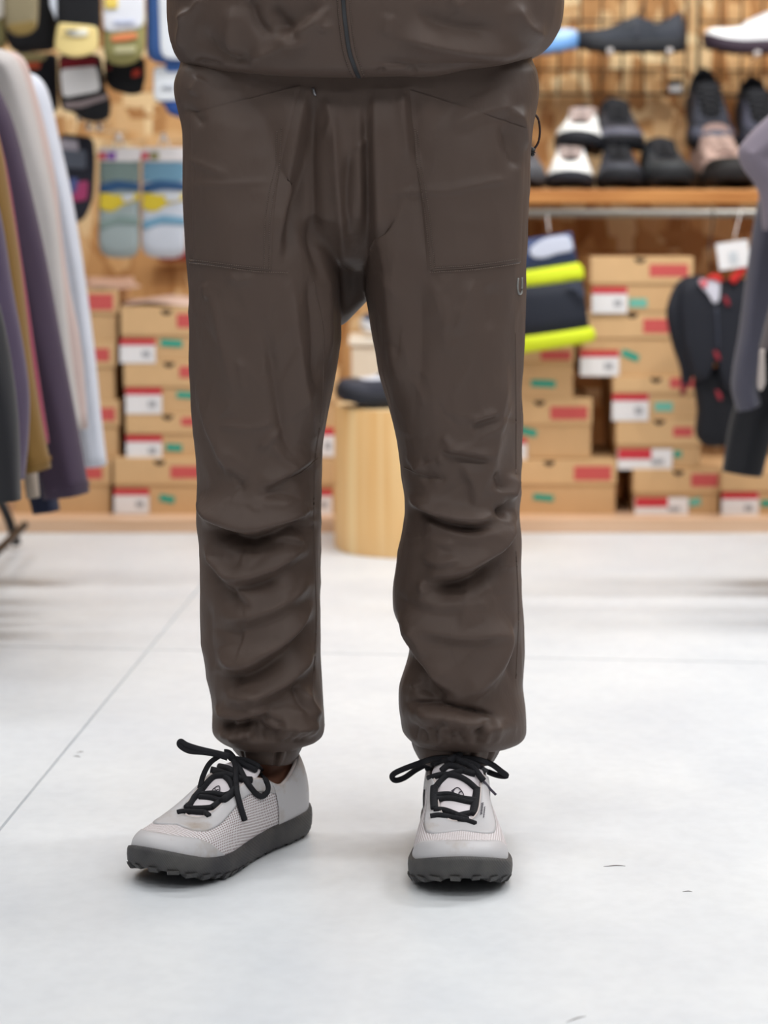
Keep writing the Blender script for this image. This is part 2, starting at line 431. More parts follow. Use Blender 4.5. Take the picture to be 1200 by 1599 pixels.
shoe_box('wide tan shoe box on the platform beside the left trouser leg', 177, 350, 715, 757, 806, YB - .01, logo=(266, 326, 728, 747), lab=(178, 233, 763, 802), teal=(261, 779, 24, 11, .2), hole=(249, 719))
shoe_box('topmost tan shoe box next to the pale sleeve, under pinkish paper', 30, 184, 452, 490, 533, YB + .01, logo=(138, 177, 459, 484))
shoe_box('second tan shoe box behind the pale sleeve', 28, 181, 533, 573, 625, YB + .01, logo=(126, 171, 544, 564))
shoe_box('third tan shoe box behind the pale sleeve', 32, 187, 625, 665, 716, YB + .01, logo=(136, 180, 637, 657))
shoe_box('tan shoe box on the platform beneath the dark purple hem', 20, 174, 716, 757, 806, YB, logo=(108, 160, 730, 748))
shoe_box('tan shoe box partly seen between the legs, left of the stump', 374, 528, 588, 628, 717, logo=(440, 490, 596, 614), lab=(480, 524, 668, 713))
shoe_box('tan shoe box on the platform seen between the legs behind the stump', 370, 526, 717, 757, 806, YB - .01, logo=(440, 490, 728, 746), lab=(470, 519, 764, 803))
pp = []
for i in range(7):
    for j in range(5):
        x, y = 130 + 78 * i / 6, 436 + 10 * j / 4
        p = at(x + 3 * j, y, YB + .02 + .25 * (1 - j / 4)); p[2] = at(100, 452, YB + .01)[2] + .0015 + .004 * max(0, math.sin(i * 1.3)) * (1 if j > 1 else .5) + .012 * (j < 1)
        pp.append(p)
_po = mk('paper_sheet', pp, grid_faces(7, 5), M['paper'])
_s = _po.modifiers.new('s', 'SOLIDIFY'); _s.thickness = .001; _s.offset = 1
tag(_po, 'crumpled pinkish paper lying on the topmost box by the pale sleeve', 'paper')
pp = []
for i in range(9):
    for j in range(5):
        p = at(192 + 150 * i / 8, 470, YB + .02 + .26 * j / 4); p[2] = at(200, 479, YB)[2] + .001 + .010 * max(0, math.sin((i + 1) / 9 * 3.14)) * (.5 + .5 * math.sin(i * .9 + j))
        pp.append(p)
_po = mk('paper_sheet', pp, grid_faces(9, 5)[::-1], cm('e9cfc4'))
_s = _po.modifiers.new('s', 'SOLIDIFY'); _s.thickness = .001; _s.offset = -1
tag(_po, 'pale paper lying on the topmost box beside the left trouser leg', 'paper')

# ------------------------------------------------------------------ shelf with rail
zs = at(1000, 296, YB)[2]; zs2 = at(1000, 318, YB)[2]
sh = thing('wall_shelf', (1.0, YW, zs2), 'brown wooden shelf board carrying the row of shoes', 'shelf')
mk('board', *box((.16, YB, zs2), (1.6, YW - .014, zs), .003), M['shelf'], sh, False)
mk('front_batten', *box((.16, YB + .03, zs2 - .018), (1.6, YB + .055, zs2), .002), M['osb'], sh, False)
for bxx in (.3, 1.45): mk('bracket', *join(box((bxx, YB + .06, zs2 - .02), (bxx + .02, YW - .014, zs2)), box((bxx, YW - .034, zs2 - .3), (bxx + .02, YW - .014, zs2 - .02))), M['black'], sh, False)
zr = at(1000, 333, YB - .02)[2]
rl = thing('garment_rail', (.9, YB - .02, zr), 'grey steel rail running under the shoe shelf', 'rail')
mk('bar', *tube([(.14, YB - .02, zr), (1.7, YB - .02, zr)], .0095, 14), M['steel'], rl)
for hx in (.25, 1.2): mk('hanger_clip', *box((hx, YB - .032, zr), (hx + .012, YB + .03, zs2 - .018)), M['steel'], rl, False)

# ------------------------------------------------------------------ wire grid panels
def grid_panel(label, x0, x1, ybot, ytop, Yp):
    a, b_ = at(x0, ybot, Yp), at(x1, ytop, Yp)
    t = thing('grid_panel', ((a[0] + b_[0]) / 2, Yp, a[2]), label, 'grid panel', 'black wire grid panels')
    mk('frame', *join(tube([(a[0], Yp, a[2]), (a[0], Yp, b_[2])], .004, 8), tube([(b_[0], Yp, a[2]), (b_[0], Yp, b_[2])], .0032, 8),
                      tube([(a[0], Yp, a[2]), (b_[0], Yp, a[2])], .0032, 8), tube([(a[0], Yp, b_[2]), (b_[0], Yp, b_[2])], .0032, 8)), M['wire'], t)
    n = int(round((b_[0] - a[0]) / .047)); m_ = int(round((b_[2] - a[2]) / .052))
    for i in range(1, n):
        x = b_[0] + (a[0] - b_[0]) * i / n; mk('wire', *tube([(x, Yp - .003, a[2]), (x, Yp - .003, b_[2])], .0024, 6), M['wire'], t)
    for j in range(1, m_):
        z = a[2] + (b_[2] - a[2]) * j / m_; mk('wire', *tube([(a[0], Yp, z), (b_[0], Yp, z)], .0024, 6), M['wire'], t)
    return t
YG = YW - .05
grid_panel('black wire grid panel behind the dark slip-on display shoe', 740, 1076, 147, -200, YG)
grid_panel('black wire grid panel behind the white display shoe at the right edge', 1090, 1330, 149, -200, YG)
pa, pb = at(1079, 160, YG), at(1087, -200, YG)
for gi, (x0, lab_) in enumerate(((1044, 'small white price tag clipped low on the left wire grid'), (1094, 'small white price tag clipped low on the right wire grid'))):
    t = thing('price_tag', at(x0 + 10, 147, YG - .01), lab_, 'price tag', 'price tags on the wire grids')
    mk('holder', *px_box(x0, x0 + 22, 124, 149, YG - .012, YG - .008), M['black'], t, False)
    mk('tag_card', *px_box(x0 + 1, x0 + 21, 133, 143, YG - .0135, YG - .012), M['white'], t, False)
def shoe_hook(label, x, y, L=.17, drop=44):
    p = at(x, y, YG - L); q = np.array([p[0], YG - .004, p[2]])
    t = thing('shoe_hook', q, label, 'hook', 'wire hooks on the grid panels')
    mk('prong', *tube([q, p + (0, 0, -.004), p + (0, -.004, .006)], .0024, 8, 14), M['chrome'], t)
    mk('brace', *tube([q + (0, 0, -.055), q + (0, -.03, -.055), q + (0, -L * .75, -.006)], .002, 8, 12), M['chrome'], t)
    mk('tip', *tube([p + (0, 0, -.004), p + (0, -.006, .004)], .006, 10), cm('f0ecec', .3), t)
shoe_hook('wire hook under the toe of the dark slip-on display shoe', 953, 80)
shoe_hook('wire hook under the heel of the dark slip-on display shoe', 1046, 80)
shoe_hook('wire hook under the white display shoe', 1183, 84)
# ------------------------------------------------------------------ shoes
def hermite(ts, vals, t):
    ts = np.asarray(ts, float); v = np.asarray(vals, float)
    m = np.gradient(v, ts, axis=0)
    k = np.clip(np.searchsorted(ts, t, side='right') - 1, 0, len(ts) - 2)
    h = (ts[k + 1] - ts[k])[:, None]; u = ((t - ts[k])[:, None]) / h
    return ((2 * u ** 3 - 3 * u ** 2 + 1) * v[k] + (u ** 3 - 2 * u ** 2 + u) * h * m[k] + (-2 * u ** 3 + 3 * u ** 2) * v[k + 1] + (u ** 3 - u ** 2) * h * m[k + 1])
OUT_T = [-.14, -.06, 0, .06, .14, .25, .38, .5, .62, .74, .84, .92, 1, 1.08, 1.16]
OUT_L = [(-.033, .02), (-.021, .004), (0, -.001), (.021, .004), (.033, .02), (.0375, .055), (.0375, .105), (.0425, .15), (.050, .19), (.053, .226), (.047, .257), (.030, .279), (0, .289), (-.030, .279), (-.047, .257)]
RIM_T = [-.12, 0, .12, .25, .36, .44, .54, .64, .74, .85, 1, 1.15]
RIM = [(-.026, .034, .091), (0, .014, .104), (.026, .034, .091), (.033, .076, .071), (.033, .108, .083), (.029, .128, .088), (.0255, .15, .084), (.0235, .172, .075), (.0205, .191, .066), (.0135, .203, .060), (0, .207, .058), (-.0135, .203, .060)]
class Shoe:
    """lofted shoe in its own frame: toe +y, heel at 0, sole on z = 0"""
    def __init__(s, N=44, collar=0.0, sole=1.0, spring=.017, width=1.0):
        t1 = np.linspace(0, 1, N + 1); s.N = N
        O = hermite(OUT_T, OUT_L, t1); O[:, 0] *= width
        R = hermite(RIM_T, RIM, t1); R[0, 0] = R[-1, 0] = O[0, 0] = O[-1, 0] = 0
        R[:, 2] += collar * np.clip((.5 - t1) / .2, 0, 1) * np.where(t1 < .5, 1, 0)
        mir = lambda A: np.concatenate([A, (A[1:-1] * ([-1] + [1] * (A.shape[1] - 1)))[::-1]])
        s.O, s.R, s.t = mir(O), mir(R), np.concatenate([t1, t1[1:-1][::-1]])
        s.n = len(s.t); y = s.O[:, 1]
        s.bot = spring * np.clip((y - .19) / .10, 0, 1) ** 1.8 + .006 * np.clip((.03 - y) / .03, 0, 1) ** 2
        s.top = (.036 - .008 * np.clip(y / .2, 0, 1)) * sole + s.bot * .8 + .004 * np.clip((y - .25) / .04, 0, 1)
        T = np.roll(s.O, -1, 0) - np.roll(s.O, 1, 0); s.nrm = np.stack([T[:, 1], -T[:, 0]], 1); s.nrm /= np.linalg.norm(s.nrm, axis=1)[:, None] + 1e-9
        c = (s.nrm * (s.O - np.array([0, .14]))).sum(1)
        if c.mean() < 0: s.nrm = -s.nrm
        inn = s.O - s.nrm * .0035
        s.P0 = np.column_stack([inn, s.top - .006]); s.P3 = s.R
        d = s.P0 - s.P3; dist = np.linalg.norm(d, axis=1)
        s.P1 = s.P0 + np.column_stack([s.nrm * .0035, .42 * dist])
        s.P1[:, 2] = np.minimum(s.P1[:, 2], s.P0[:, 2] + .026 + .2 * np.maximum(s.P3[:, 2] - s.P0[:, 2] - .03, 0))
        hz = np.column_stack([d[:, :2], np.zeros(s.n)])
        s.P2 = s.P3 + .52 * hz + np.column_stack([s.nrm * .002, -.18 * (s.P3[:, 2] - s.P0[:, 2])])
    def up(s, v, off=0.0, idx=None):
        i = np.arange(s.n) if idx is None else idx
        v = np.broadcast_to(np.asarray(v, float), (len(i),))[:, None]
        B = lambda v: (1 - v) ** 3 * s.P0[i] + 3 * v * (1 - v) ** 2 * s.P1[i] + 3 * v * v * (1 - v) * s.P2[i] + v ** 3 * s.P3[i]
        P = B(v)
        if off:
            dv = B(np.minimum(v + .02, 1)) - B(np.maximum(v - .02, 0)); du = np.column_stack([-s.nrm[i, 1], s.nrm[i, 0], np.zeros(len(i))])
            n = np.cross(dv, du); n /= np.linalg.norm(n, axis=1)[:, None] + 1e-9
            o2 = np.column_stack([s.nrm[i], np.full(len(i), .4)]); sg = np.sign((n * o2).sum(1))[:, None]
            P = P + n * sg * off
        return P
    def upper(s, M_=14):
        return loft([s.up(v) for v in np.linspace(0, 1, M_)], False)
    def overlay(s, vlo, vhi, keep, off=.0012, M_=8):
        """band of the upper between two heights, a little proud of it"""
        idx = np.where(keep(s.t))[0]
        full = len(idx) == s.n
        if not full:       # make the run contiguous over the wrap
            g = np.where(np.diff(idx) > 1)[0]
            if len(g): idx = np.r_[idx[g[0] + 1:], idx[:g[0] + 1]]
        t = s.t[idx]; lo = vlo(t) if callable(vlo) else np.full(len(t), vlo); hi = vhi(t) if callable(vhi) else np.full(len(t), vhi)
        rows = [s.up(lo, -.0005, idx)] + [s.up(lo + (hi - lo) * k, off, idx) for k in np.linspace(.0, 1, M_)] + [s.up(hi, -.0005, idx)]
        R = np.array(rows); return R.reshape(-1, 3), grid_faces(len(rows), len(idx), full)
    def lining(s):
        R = [s.P3]
        for k, dz, dx in ((1, .002, .002), (2, 0, .005), (3, -.006, .006), (4, -.03, .005), (5, -.055, .003)):
            q = s.P3.copy(); c = np.array([0, .1, 0]); d = q - c; d[:, 2] = 0; L = np.linalg.norm(d, axis=1)[:, None]
            q = q - d / L * np.minimum(dx, L * .5); q[:, 2] += dz; q[:, 2] = np.maximum(q[:, 2], s.top + .001); R.append(q)
        return loft(R, False)
    def sole_mesh(s):
        rows = []
        for k, (f, o) in enumerate(((0, -.012), (0, -.004), (.08, .0), (.3, .0025), (.6, .003), (.85, .0022), (.97, .001), (1, -.003), (.96, -.012))):
            q = s.O + s.nrm * o; z = s.bot + (s.top - s.bot) * f
            # waisted sidewall with a shallow groove
            q = q - s.nrm * (.0016 * math.exp(-((f - .45) / .12) ** 2))
            rows.append(np.column_stack([q, z]))
        return loft(rows, True)
    def tread(s, step=3):
        parts = []
        for i in range(0, s.n, step):
            p = np.r_[s.O[i] - s.nrm[i] * .004, s.bot[i]]; a = np.r_[s.nrm[i], 0]; b_ = np.array([-s.nrm[i][1], s.nrm[i][0], 0])
            q = [p + a * u * (.006 + .002 * math.sin(i)) + b_ * v * (.0055 + .0012 * math.sin(i * 2.3)) + np.array([0, 0, w_]) for w_ in (.004, -.0013 - .0006 * math.sin(i * 1.7)) for u, v in ((-1, -1), (1, -1), (1, 1), (-1, 1))]
            q = [x + (a * -.0035 if k >= 4 else 0) for k, x in enumerate(q)]
            parts.append((q, [(0, 1, 2, 3), (7, 6, 5, 4), (0, 4, 5, 1), (1, 5, 6, 2), (2, 6, 7, 3), (3, 7, 4, 0)]))
        return join(*parts)
    def tongue(s, top=.108):
        C = spline([(0, .212, .052), (0, .19, .064), (0, .165, .077), (0, .14, .089), (0, .122, .096), (0, .108, top)], 14)
        Wd = np.interp(np.linspace(0, 1, 14), [0, .3, .8, 1], [.015, .022, .029, .025]); R = []
        for c, wd in zip(C, Wd):
            u = np.linspace(-1, 1, 11); R.append(np.column_stack([u * wd, np.full(11, c[1]), c[2] - .007 * u * u + .0015]))
        top_ = np.array(R); bot = top_ - np.array([0, -.002, .004]) 
        V = np.concatenate([top_.reshape(-1, 3), bot.reshape(-1, 3)]); n = 14 * 11
        F = [f[::-1] for f in grid_faces(14, 11)] + grid_faces(14, 11, off=n)
        rim = [i for i in range(11)] + [r * 11 + 10 for r in range(1, 14)] + [13 * 11 + i for i in range(9, -1, -1)] + [r * 11 for r in range(12, 0, -1)]
        for a, b_ in zip(rim, rim[1:] + rim[:1]): F.append((a, b_, b_ + n, a + n))
        return V, F
def lace_bars(s, r=.0026):
    parts = []
    for k, y in enumerate((.194, .176, .158, .140, .126)):
        z = np.interp(y, [.126, .15, .172, .194], [.097, .089, .08, .07]); x = np.interp(y, [.126, .194], [.031, .023])
        for sg in (1, -1):
            parts.append(tube([(-sg * x, y, z - .004), (-sg * x * .5, y - .002, z + .001), (sg * x * .5, y - .012, z + .005), (sg * x, y - .014, z + .002)], r, 6, 9))
    return join(*parts)
def display_shoe(label, toe, yaw, upper, overlay, sole, lace='1c1d22', tongue='222328', toe_c=None, size=.28, pitch=0.0, collar=0.0, roll=0.0, extra=None, group='display shoes', sole_k=1.0, heel=None, laces=True, tongue_up=0.0):
    """toe: world position of the toe's ground point; yaw 0 looks at the camera (-Y)"""
    s = Shoe(30, collar, sole_k); k = size / .29
    t = thing('display_shoe', (0, 0, 0), label, 'shoe', group)
    Rm = Matrix.Rotation(yaw + math.pi, 4, 'Z') @ Matrix.Rotation(pitch, 4, 'X') @ Matrix.Rotation(roll, 4, 'Y')
    hl = Vector(toe) - Rm @ Vector((0, .27 * k, 0))
    t.matrix_world = Matrix.Translation(hl) @ Rm @ Matrix.Scale(k, 4)
    P = lambda n, g, c, sm=True, rough=.6: mk(n, *g, cm(c, rough), t, sm, True)
    P('sole', s.sole_mesh(), sole); tag(P('tread', s.tread(3), sole, False), kind='stuff')
    P('upper', s.upper(10), upper, True, .75); P('lining', s.lining(), tongue)
    if toe_c: P('toe_cap', s.overlay(0, lambda t_: .02 + .55 * np.clip((t_ - .7) / .15, 0, 1), lambda t_: t_ > .7), toe_c)
    if overlay: P('eyestay', s.overlay(lambda t_: .62 + .1 * np.cos(6 * t_), 1.0, lambda t_: t_ > .4), overlay)
    if heel: P('heel_counter', s.overlay(0, lambda t_: .85 - 1.5 * np.clip(t_ - .1, 0, .4), lambda t_: t_ < .32), heel)
    P('tongue', s.tongue(.108 + collar + tongue_up), tongue, True, .85)
    if laces: tag(P('laces', lace_bars(s), lace), kind='stuff')
    if extra: extra(t, s)
    return t
def on_shelf(x): p = at(x, 292, YB + .03); return np.array([p[0], YB + .02, zs + .0032])
def badge(c):
    def f(t, s):
        V, F = box((-.009, -.001, -.004), (.009, .001, .004), .0006)
        o = mk('badge', V + np.array([0, .281, .042]), F, cm(c), t, False, True)
    return f
P2 = math.pi / 2
display_shoe('grey trail shoe on the shelf half hidden by the trouser hip', on_shelf(816), 0, '6a6a6e', '55565c', '4c4c50', toe_c='5a5b60', tongue='3d3e44')
display_shoe('white and black shoe in front, on the shelf by the trouser hip', on_shelf(890), -.08, 'e8eae8', 'f0f0ee', '2b2c33', size=.27, toe_c='f2f3f0', tongue='2c2c30', lace='b9a6a0', sole_k=.8)
p = on_shelf(908) + (0, .12, .080)
display_shoe('white and black shoe raised behind its mate at the shelf', p, -.15, 'e8eae8', 'f0f0ee', '26272d', toe_c='f2f3f0', tongue='2c2c30', lace='b9a6a0', sole_k=.9, heel='1f2024', pitch=.05)
display_shoe('black shoe with a small orange mark, second pair on the shelf', on_shelf(969), -.04, '34363e', '2c2e36', '1a1b20', size=.265, toe_c='3a3d46', extra=badge('c8933e'))
display_shoe('black shoe propped up behind the orange marked one on the shelf', on_shelf(980) + (0, .14, .072), 0, '2b2c33', '303138', '1a1b20', toe_c='5a5b68', pitch=-.1)
display_shoe('black and grey shoe with yellow toe mark, middle of the shelf', on_shelf(1049), .05, '3b4146', '2f3338', '1c1d20', toe_c='2f3336', extra=badge('d2a236'), size=.285)
display_shoe('taupe hiking shoe with black rubber toe on the shelf', on_shelf(1147), .1, 'a88d84', 'b49a90', '1f1b1b', toe_c='101010', lace='b79d92', tongue='8f7770', size=.32, collar=.015)
display_shoe('dark navy shoe standing up behind the taupe hiking shoe', on_shelf(1131) + (0, .19, .070), 0, '23262f', '2a2d37', '1a1b20', pitch=-.42, toe_c='4a4d5b', tongue='15161b')
display_shoe('dark navy shoe propped at the far right end of the shelf', on_shelf(1213) + (0, .19, .060), 0, '1f222b', '3c3d4a', '1a1b20', pitch=-.38, toe_c='2a2b36', tongue='15161b')
# wall display, side on
def on_hooks(x, y): p = at(x, y, YG - .10); return p
def strap(t, s):
    i = np.where(np.abs(s.t - .42) < .05)[0]
    mk('strap', *s.overlay(.05, 1.0, lambda t_: np.abs(t_ - .44) < .035, .004), cm('3d4048'), t, True, True)
display_shoe('dark slip-on trail shoe with a strap mounted on the wire grid', on_hooks(908, 82), -P2, '343840', '2d3138', '1f2126', toe_c='2a2d34', tongue='262930', size=.245, tongue_up=.022, extra=strap, laces=False, heel='363a43')
display_shoe('white running shoe with dark sole on the right wire grid', on_hooks(1112, 84), -P2, 'eef0f2', 'f2f3f4', '3b2f3b', toe_c='f4f5f6', tongue='dfe0e4', lace='f0f0f2', size=.28, tongue_up=.012)
display_shoe('pale blue running shoe on the wire grid behind the jacket', on_hooks(893, 84) - np.array([.0, 0, 0]), P2, '8eb4dc', '9dc0e6', '6f9fd8', toe_c='a9c8ea', tongue='3a4a70', lace='2a3350', size=.27)

# ------------------------------------------------------------------ stump and what stands on it
sc_, sr = np.array([.052, 2.17, 0]), .152
zt = at(600, 642, 2.17 - sr)[2]
t = thing('log_stump', sc_, 'upright pale wooden log stump on the floor between the legs', 'stump')
ph = np.linspace(0, 2 * math.pi, 96, endpoint=False)
wob = 1 + .012 * np.sin(3 * ph + 1) + .008 * np.sin(7 * ph) + .003 * np.sin(23 * ph)
R = [np.stack([sc_[0] + sr * k * wob * np.cos(ph), sc_[1] + sr * k * wob * np.sin(ph), np.full(96, z)], 1) for k, z in ((.985, 0), (1, .006), (1.0, .06), (.997, .15), (.995, zt - .008), (.985, zt - .001))]
mk('bark', *loft(R, False), M['stump'], t)
mk('end_grain', *loft([np.stack([sc_[0] + sr * k * wob * np.cos(ph), sc_[1] + sr * k * wob * np.sin(ph), np.full(96, z)], 1) for k, z in ((.985, zt - .001), (.97, zt), (.6, zt), (.3, zt))]), M['stump_top'], t)
display_shoe('black sneaker with white side patch lying on the log stump', np.array([-.075, 2.10, zt + .0032]), -P2 * .93, '3a3b45', 'd9dde6', '24252c', toe_c='3d3e48', tongue='2a2b32', lace='2a2b32', size=.27, group='shoes on the stump')
pz = at(560, 578, 2.62)
t = thing('display_plinth', (.0, 2.62, .0285), 'cream display plinth behind the log stump, seen between the legs', 'plinth')
mk('body', *box((-.07, 2.55, .0285), (.12, 2.75, at(560, 540, 2.55)[2]), .004), cm('e6d9c4'), t, False)
mk('top_board', *box((-.075, 2.545, at(560, 540, 2.55)[2]), (.125, 2.755, at(560, 530, 2.55)[2]), .003), cm('efe6d6'), t, False)
zp = at(560, 530, 2.55)[2]
display_shoe('blue and white sneaker on the cream plinth between the legs', np.array([-.035, 2.62, zp + .0032]), -P2 * .9, '5a6f9a', 'e8ecf4', 'e4e8ee', toe_c='3b4560', tongue='5f7db5', lace='e8ecf2', size=.24, group='shoes on the stump')

# ------------------------------------------------------------------ hanging packs on the left wall
def wall_hook(label, x, y, Yt, tip='e9e4e4'):
    p = at(x, y, Yt); q = np.array([p[0], YW, p[2] + .01])
    t = thing('peg_hook', q, label, 'hook', 'peg hooks on the left wall')
    mk('rod', *tube([q, p + (0, .02, .002), p + (0, 0, .01)], .0025, 8, 12), M['chrome'], t)
    mk('tip', *tube([p + (0, .004, .006), p + (0, -.006, .014)], .006, 8), cm(tip, .3), t)
def pack(name, label, cat, outline, Y, thick, color, parts=(), group='sock packs on the left wall', loop=None):
    W = np.array([at(x, y, Y) for x, y in outline])
    t = thing(name, (W[:, 0].mean(), Y, W[:, 2].min()), label, cat, group)
    mk('body', *pillow_px(outline, Y, thick), cm(color, .8, bump=.15), t)
    for nm, poly, col, pr in parts:
        mk(nm, *pillow_px(poly, Y - thick * .52 - pr, .004, 40), cm(col, .55), t)
    if loop:
        x, y = loop; mk('hang_loop', *tube([at(x - 8, y + 12, Y), at(x - 5, y - 6, Y), at(x + 5, y - 6, Y), at(x + 8, y + 12, Y)], .002, 6, 12), M['white'], t)
    return t
def rect(x0, x1, y0, y1, sl=0): return [(x0, y0), (x1, y0 + sl), (x1 + sl * .3, y1 + sl), (x0 + sl * .3, y1)]
YS = 2.35
pack('sock_pack', 'khaki sock hanging in front of black ones at the top left', 'socks', [(8, -60), (60, -60), (60, 20), (58, 45), (45, 55), (25, 57), (10, 48), (6, 10)], YS - .12, .03, '8f8468', [('toe', [(10, 38), (57, 32), (55, 47), (44, 54), (26, 56), (12, 47)], '86703f', .0)])
pack('sock_pack', 'black sock behind the khaki one at the top left', 'socks', [(12, -60), (84, -60), (88, 20), (86, 80), (20, 82), (8, 60)], YS, .035, '141417')
pack('sock_pack', 'olive sock at the left frame edge above the grey sleeve', 'socks', [(-40, -60), (5, -60), (8, 40), (12, 75), (-40, 78)], YS + .05, .03, '8a8358', [('card', rect(-40, 6, -50, 30), 'e9e3d8', .001)])
pack('sock_pack', 'black sock pack with cream yellow toe hanging at the top', 'socks', [(88, -60), (157, -60), (158, 38), (154, 78), (138, 88), (115, 91), (95, 85), (83, 76), (88, 36)], YS - .05, .035, '15161a',
     [('toe', [(90, 35), (153, 41), (154, 76), (140, 86), (115, 90), (97, 85), (84, 76)], 'f3dc96', .0), ('toe_print', [(102, 48), (137, 44), (137, 56), (112, 57)], 'fbf6e6', .004), ('print_mark', [(102, 47), (122, 46), (120, 49), (103, 51)], '8b97a8', .008)])
pack('tag_strip', 'narrow white swing tag beside the cream toed socks', 'tag', [(78, -20), (88, -10), (92, 30), (88, 33), (78, 8)], YS - .06, .004, 'dfe6f2')
pack('sock_pack', 'olive sock pack with white card and orange print at the top', 'socks', [(161, -60), (225, -60), (227, 80), (215, 97), (195, 103), (175, 101), (162, 92), (161, 40)], YS - .03, .032, '9a9560',
     [('card', [(160, -60), (226, -60), (225, 44), (161, 51)], 'eceef6', .001), ('card_patch', rect(163, 184, -20, 14), 'f2d66a', .005), ('card_print', rect(176, 212, 33, 37, -1), 'b9c3e0', .005), ('orange_print', [(172, 57), (190, 53), (214, 51), (216, 59), (200, 64), (174, 66)], 'e2895a', .002), ('pale_print', rect(178, 212, 72, 84, -1), 'b9b48c', .002)])
pack('sock_pack', 'blue sock pack with white card at the jacket edge', 'socks', [(228, -60), (300, -60), (300, 100), (250, 100), (229, 92)], YS, .03, '3c5f9c', [('card', [(246, -50), (300, -50), (300, 94), (251, 92)], 'e6ebf2', .001)])
pack('sock_pack', 'white and blue pack below, at the left hip', 'socks', [(240, 104), (310, 98), (310, 180), (285, 185), (262, 178), (255, 160), (240, 158)], YS + .02, .03, '33549a', [('card', [(240, 104), (310, 106), (310, 156), (240, 158)], 'e9edf2', .001), ('card_top', [(258, 98), (310, 96), (310, 110), (259, 113)], '3f68ab', .003), ('card_print', rect(253, 272, 133, 139), 'b4b9c2', .005)])
pack('sock_pack', 'black sock with white and dark red cuff label below the cream toe', 'socks', [(92, 85), (158, 85), (165, 140), (174, 160), (172, 186), (150, 192), (125, 186), (118, 176), (95, 172), (92, 130)], YS + .03, .034, '16171b',
     [('label_band', [(92, 92), (151, 88), (153, 103), (94, 108)], '7c1321', .002), ('label_card', [(94, 108), (151, 102), (157, 142), (98, 153)], 'eceaea', .002), ('sock_stripe', [(98, 160), (125, 158), (168, 146), (170, 154), (128, 168), (100, 170)], '8d7f80', .001)])
pack('sock_pack', 'black sock with a small red mark below the olive pack', 'socks', [(163, 90), (226, 90), (228, 120), (222, 146), (205, 149), (175, 141), (163, 128)], YS + .06, .03, '131418', [('red_mark', rect(207, 220, 110, 121, -3), 'c4412f', .002), ('dark_mark', rect(166, 173, 104, 109), '8c2b26', .002)])
pack('sock_pack', 'black sock with a small orange label behind the grey garments', 'socks', [(24, 80), (90, 84), (92, 170), (80, 180), (40, 176)], YS + .08, .03, '1b1c24', [('label_card', [(22, 84), (74, 83), (70, 95), (30, 97)], 'b7a877', .002), ('label_band', [(34, 98), (64, 97), (62, 107), (38, 108)], 'd95f3c', .002)])
pack('sock_pack', 'small dark sock with pink pattern beside the white sleeve', 'socks', [(93, 208), (146, 214), (149, 250), (146, 310), (134, 340), (120, 350), (110, 345), (98, 300)], YS + .1, .03, '20212c',
     [('card', rect(94, 122, 216, 233, 3), 'a7a0aa', .001), ('grey_band', rect(96, 134, 232, 262, 2), '555a66', .0), ('blue_pattern', rect(108, 122, 278, 304), '4a5486', .0), ('pink_pattern', [(122, 284), (138, 282), (136, 312), (114, 316), (112, 304)], 'a03a66', .0)])
def pattern_pack(label, x0, x1, g1, g2, acc):
    t = pack('sock_pack', label, 'socks', [(x0 + 2, 236), (x1, 234), (x1 - 1, 395), (x1 - 12, 404), (x0 + 12, 402), (x0 + 1, 392)], YS + .12, .03, g1,
      [('card', rect(x0, x1 + 2, 230, 252), 'efeaea', .001), ('card_accent', rect(x0 + 1, x0 + 12, 238, 249), 'd9485a', .005), ('card_accent', rect(x0 + 14, x0 + 28, 238, 249), acc, .005),
       ('cuff', rect(x0 + 3, x1 - 3, 253, 284), g2, -.001), ('blue_wave', [(x0 + 2, 288), (x0 + 30, 281), (x1, 286), (x1, 298), (x0 + 35, 296), (x0 + 3, 303)], '2f557f', .0005),
       ('yellow_patch', [(x0 + 3, 299), (x0 + 28, 305), (x1, 301), (x1, 312), (x0 + 40, 320), (x0 + 22, 332), (x0 + 2, 327)], 'd9c037', .0), ('pale_wave', [(x0 + 36, 304), (x1 - 8, 302), (x1 - 12, 314), (x0 + 40, 316)], 'cfd2d6', .002), ('grey_wave', [(x0 + 2, 345), (x0 + 36, 335), (x1, 340), (x1, 352), (x0 + 30, 350), (x0 + 2, 360)], g2, -.0005)],
      loop=((x0 + x1) / 2, 224))
    return t
pattern_pack('patterned sock pack with grey green sock, left of two alike', 153, 219, '99a5a6', '7d908c', '8a4fb0')
pattern_pack('patterned sock pack with pale grey sock, touching the trouser hip', 220, 292, 'c3c8d2', '6f99b2', '8f8a55')
pack('sock_pack', 'dark red sock pack peeking below the patterned packs', 'socks', [(244, 396), (305, 386), (305, 407), (250, 409)], YW - .03, .02, '8e2a2c')
for k, (x, y, lb) in enumerate(((124, 190, 'white tipped peg hook above the small dark sock'), (139, 205, 'second white tipped peg hook above the small dark sock'), (155, 206, 'white tipped peg hook left of the patterned packs'), (186, 222, 'peg hook holding the grey green patterned pack'), (256, 222, 'peg hook holding the pale grey patterned pack'))):
    wall_hook(lb, x, y, YS + .06)
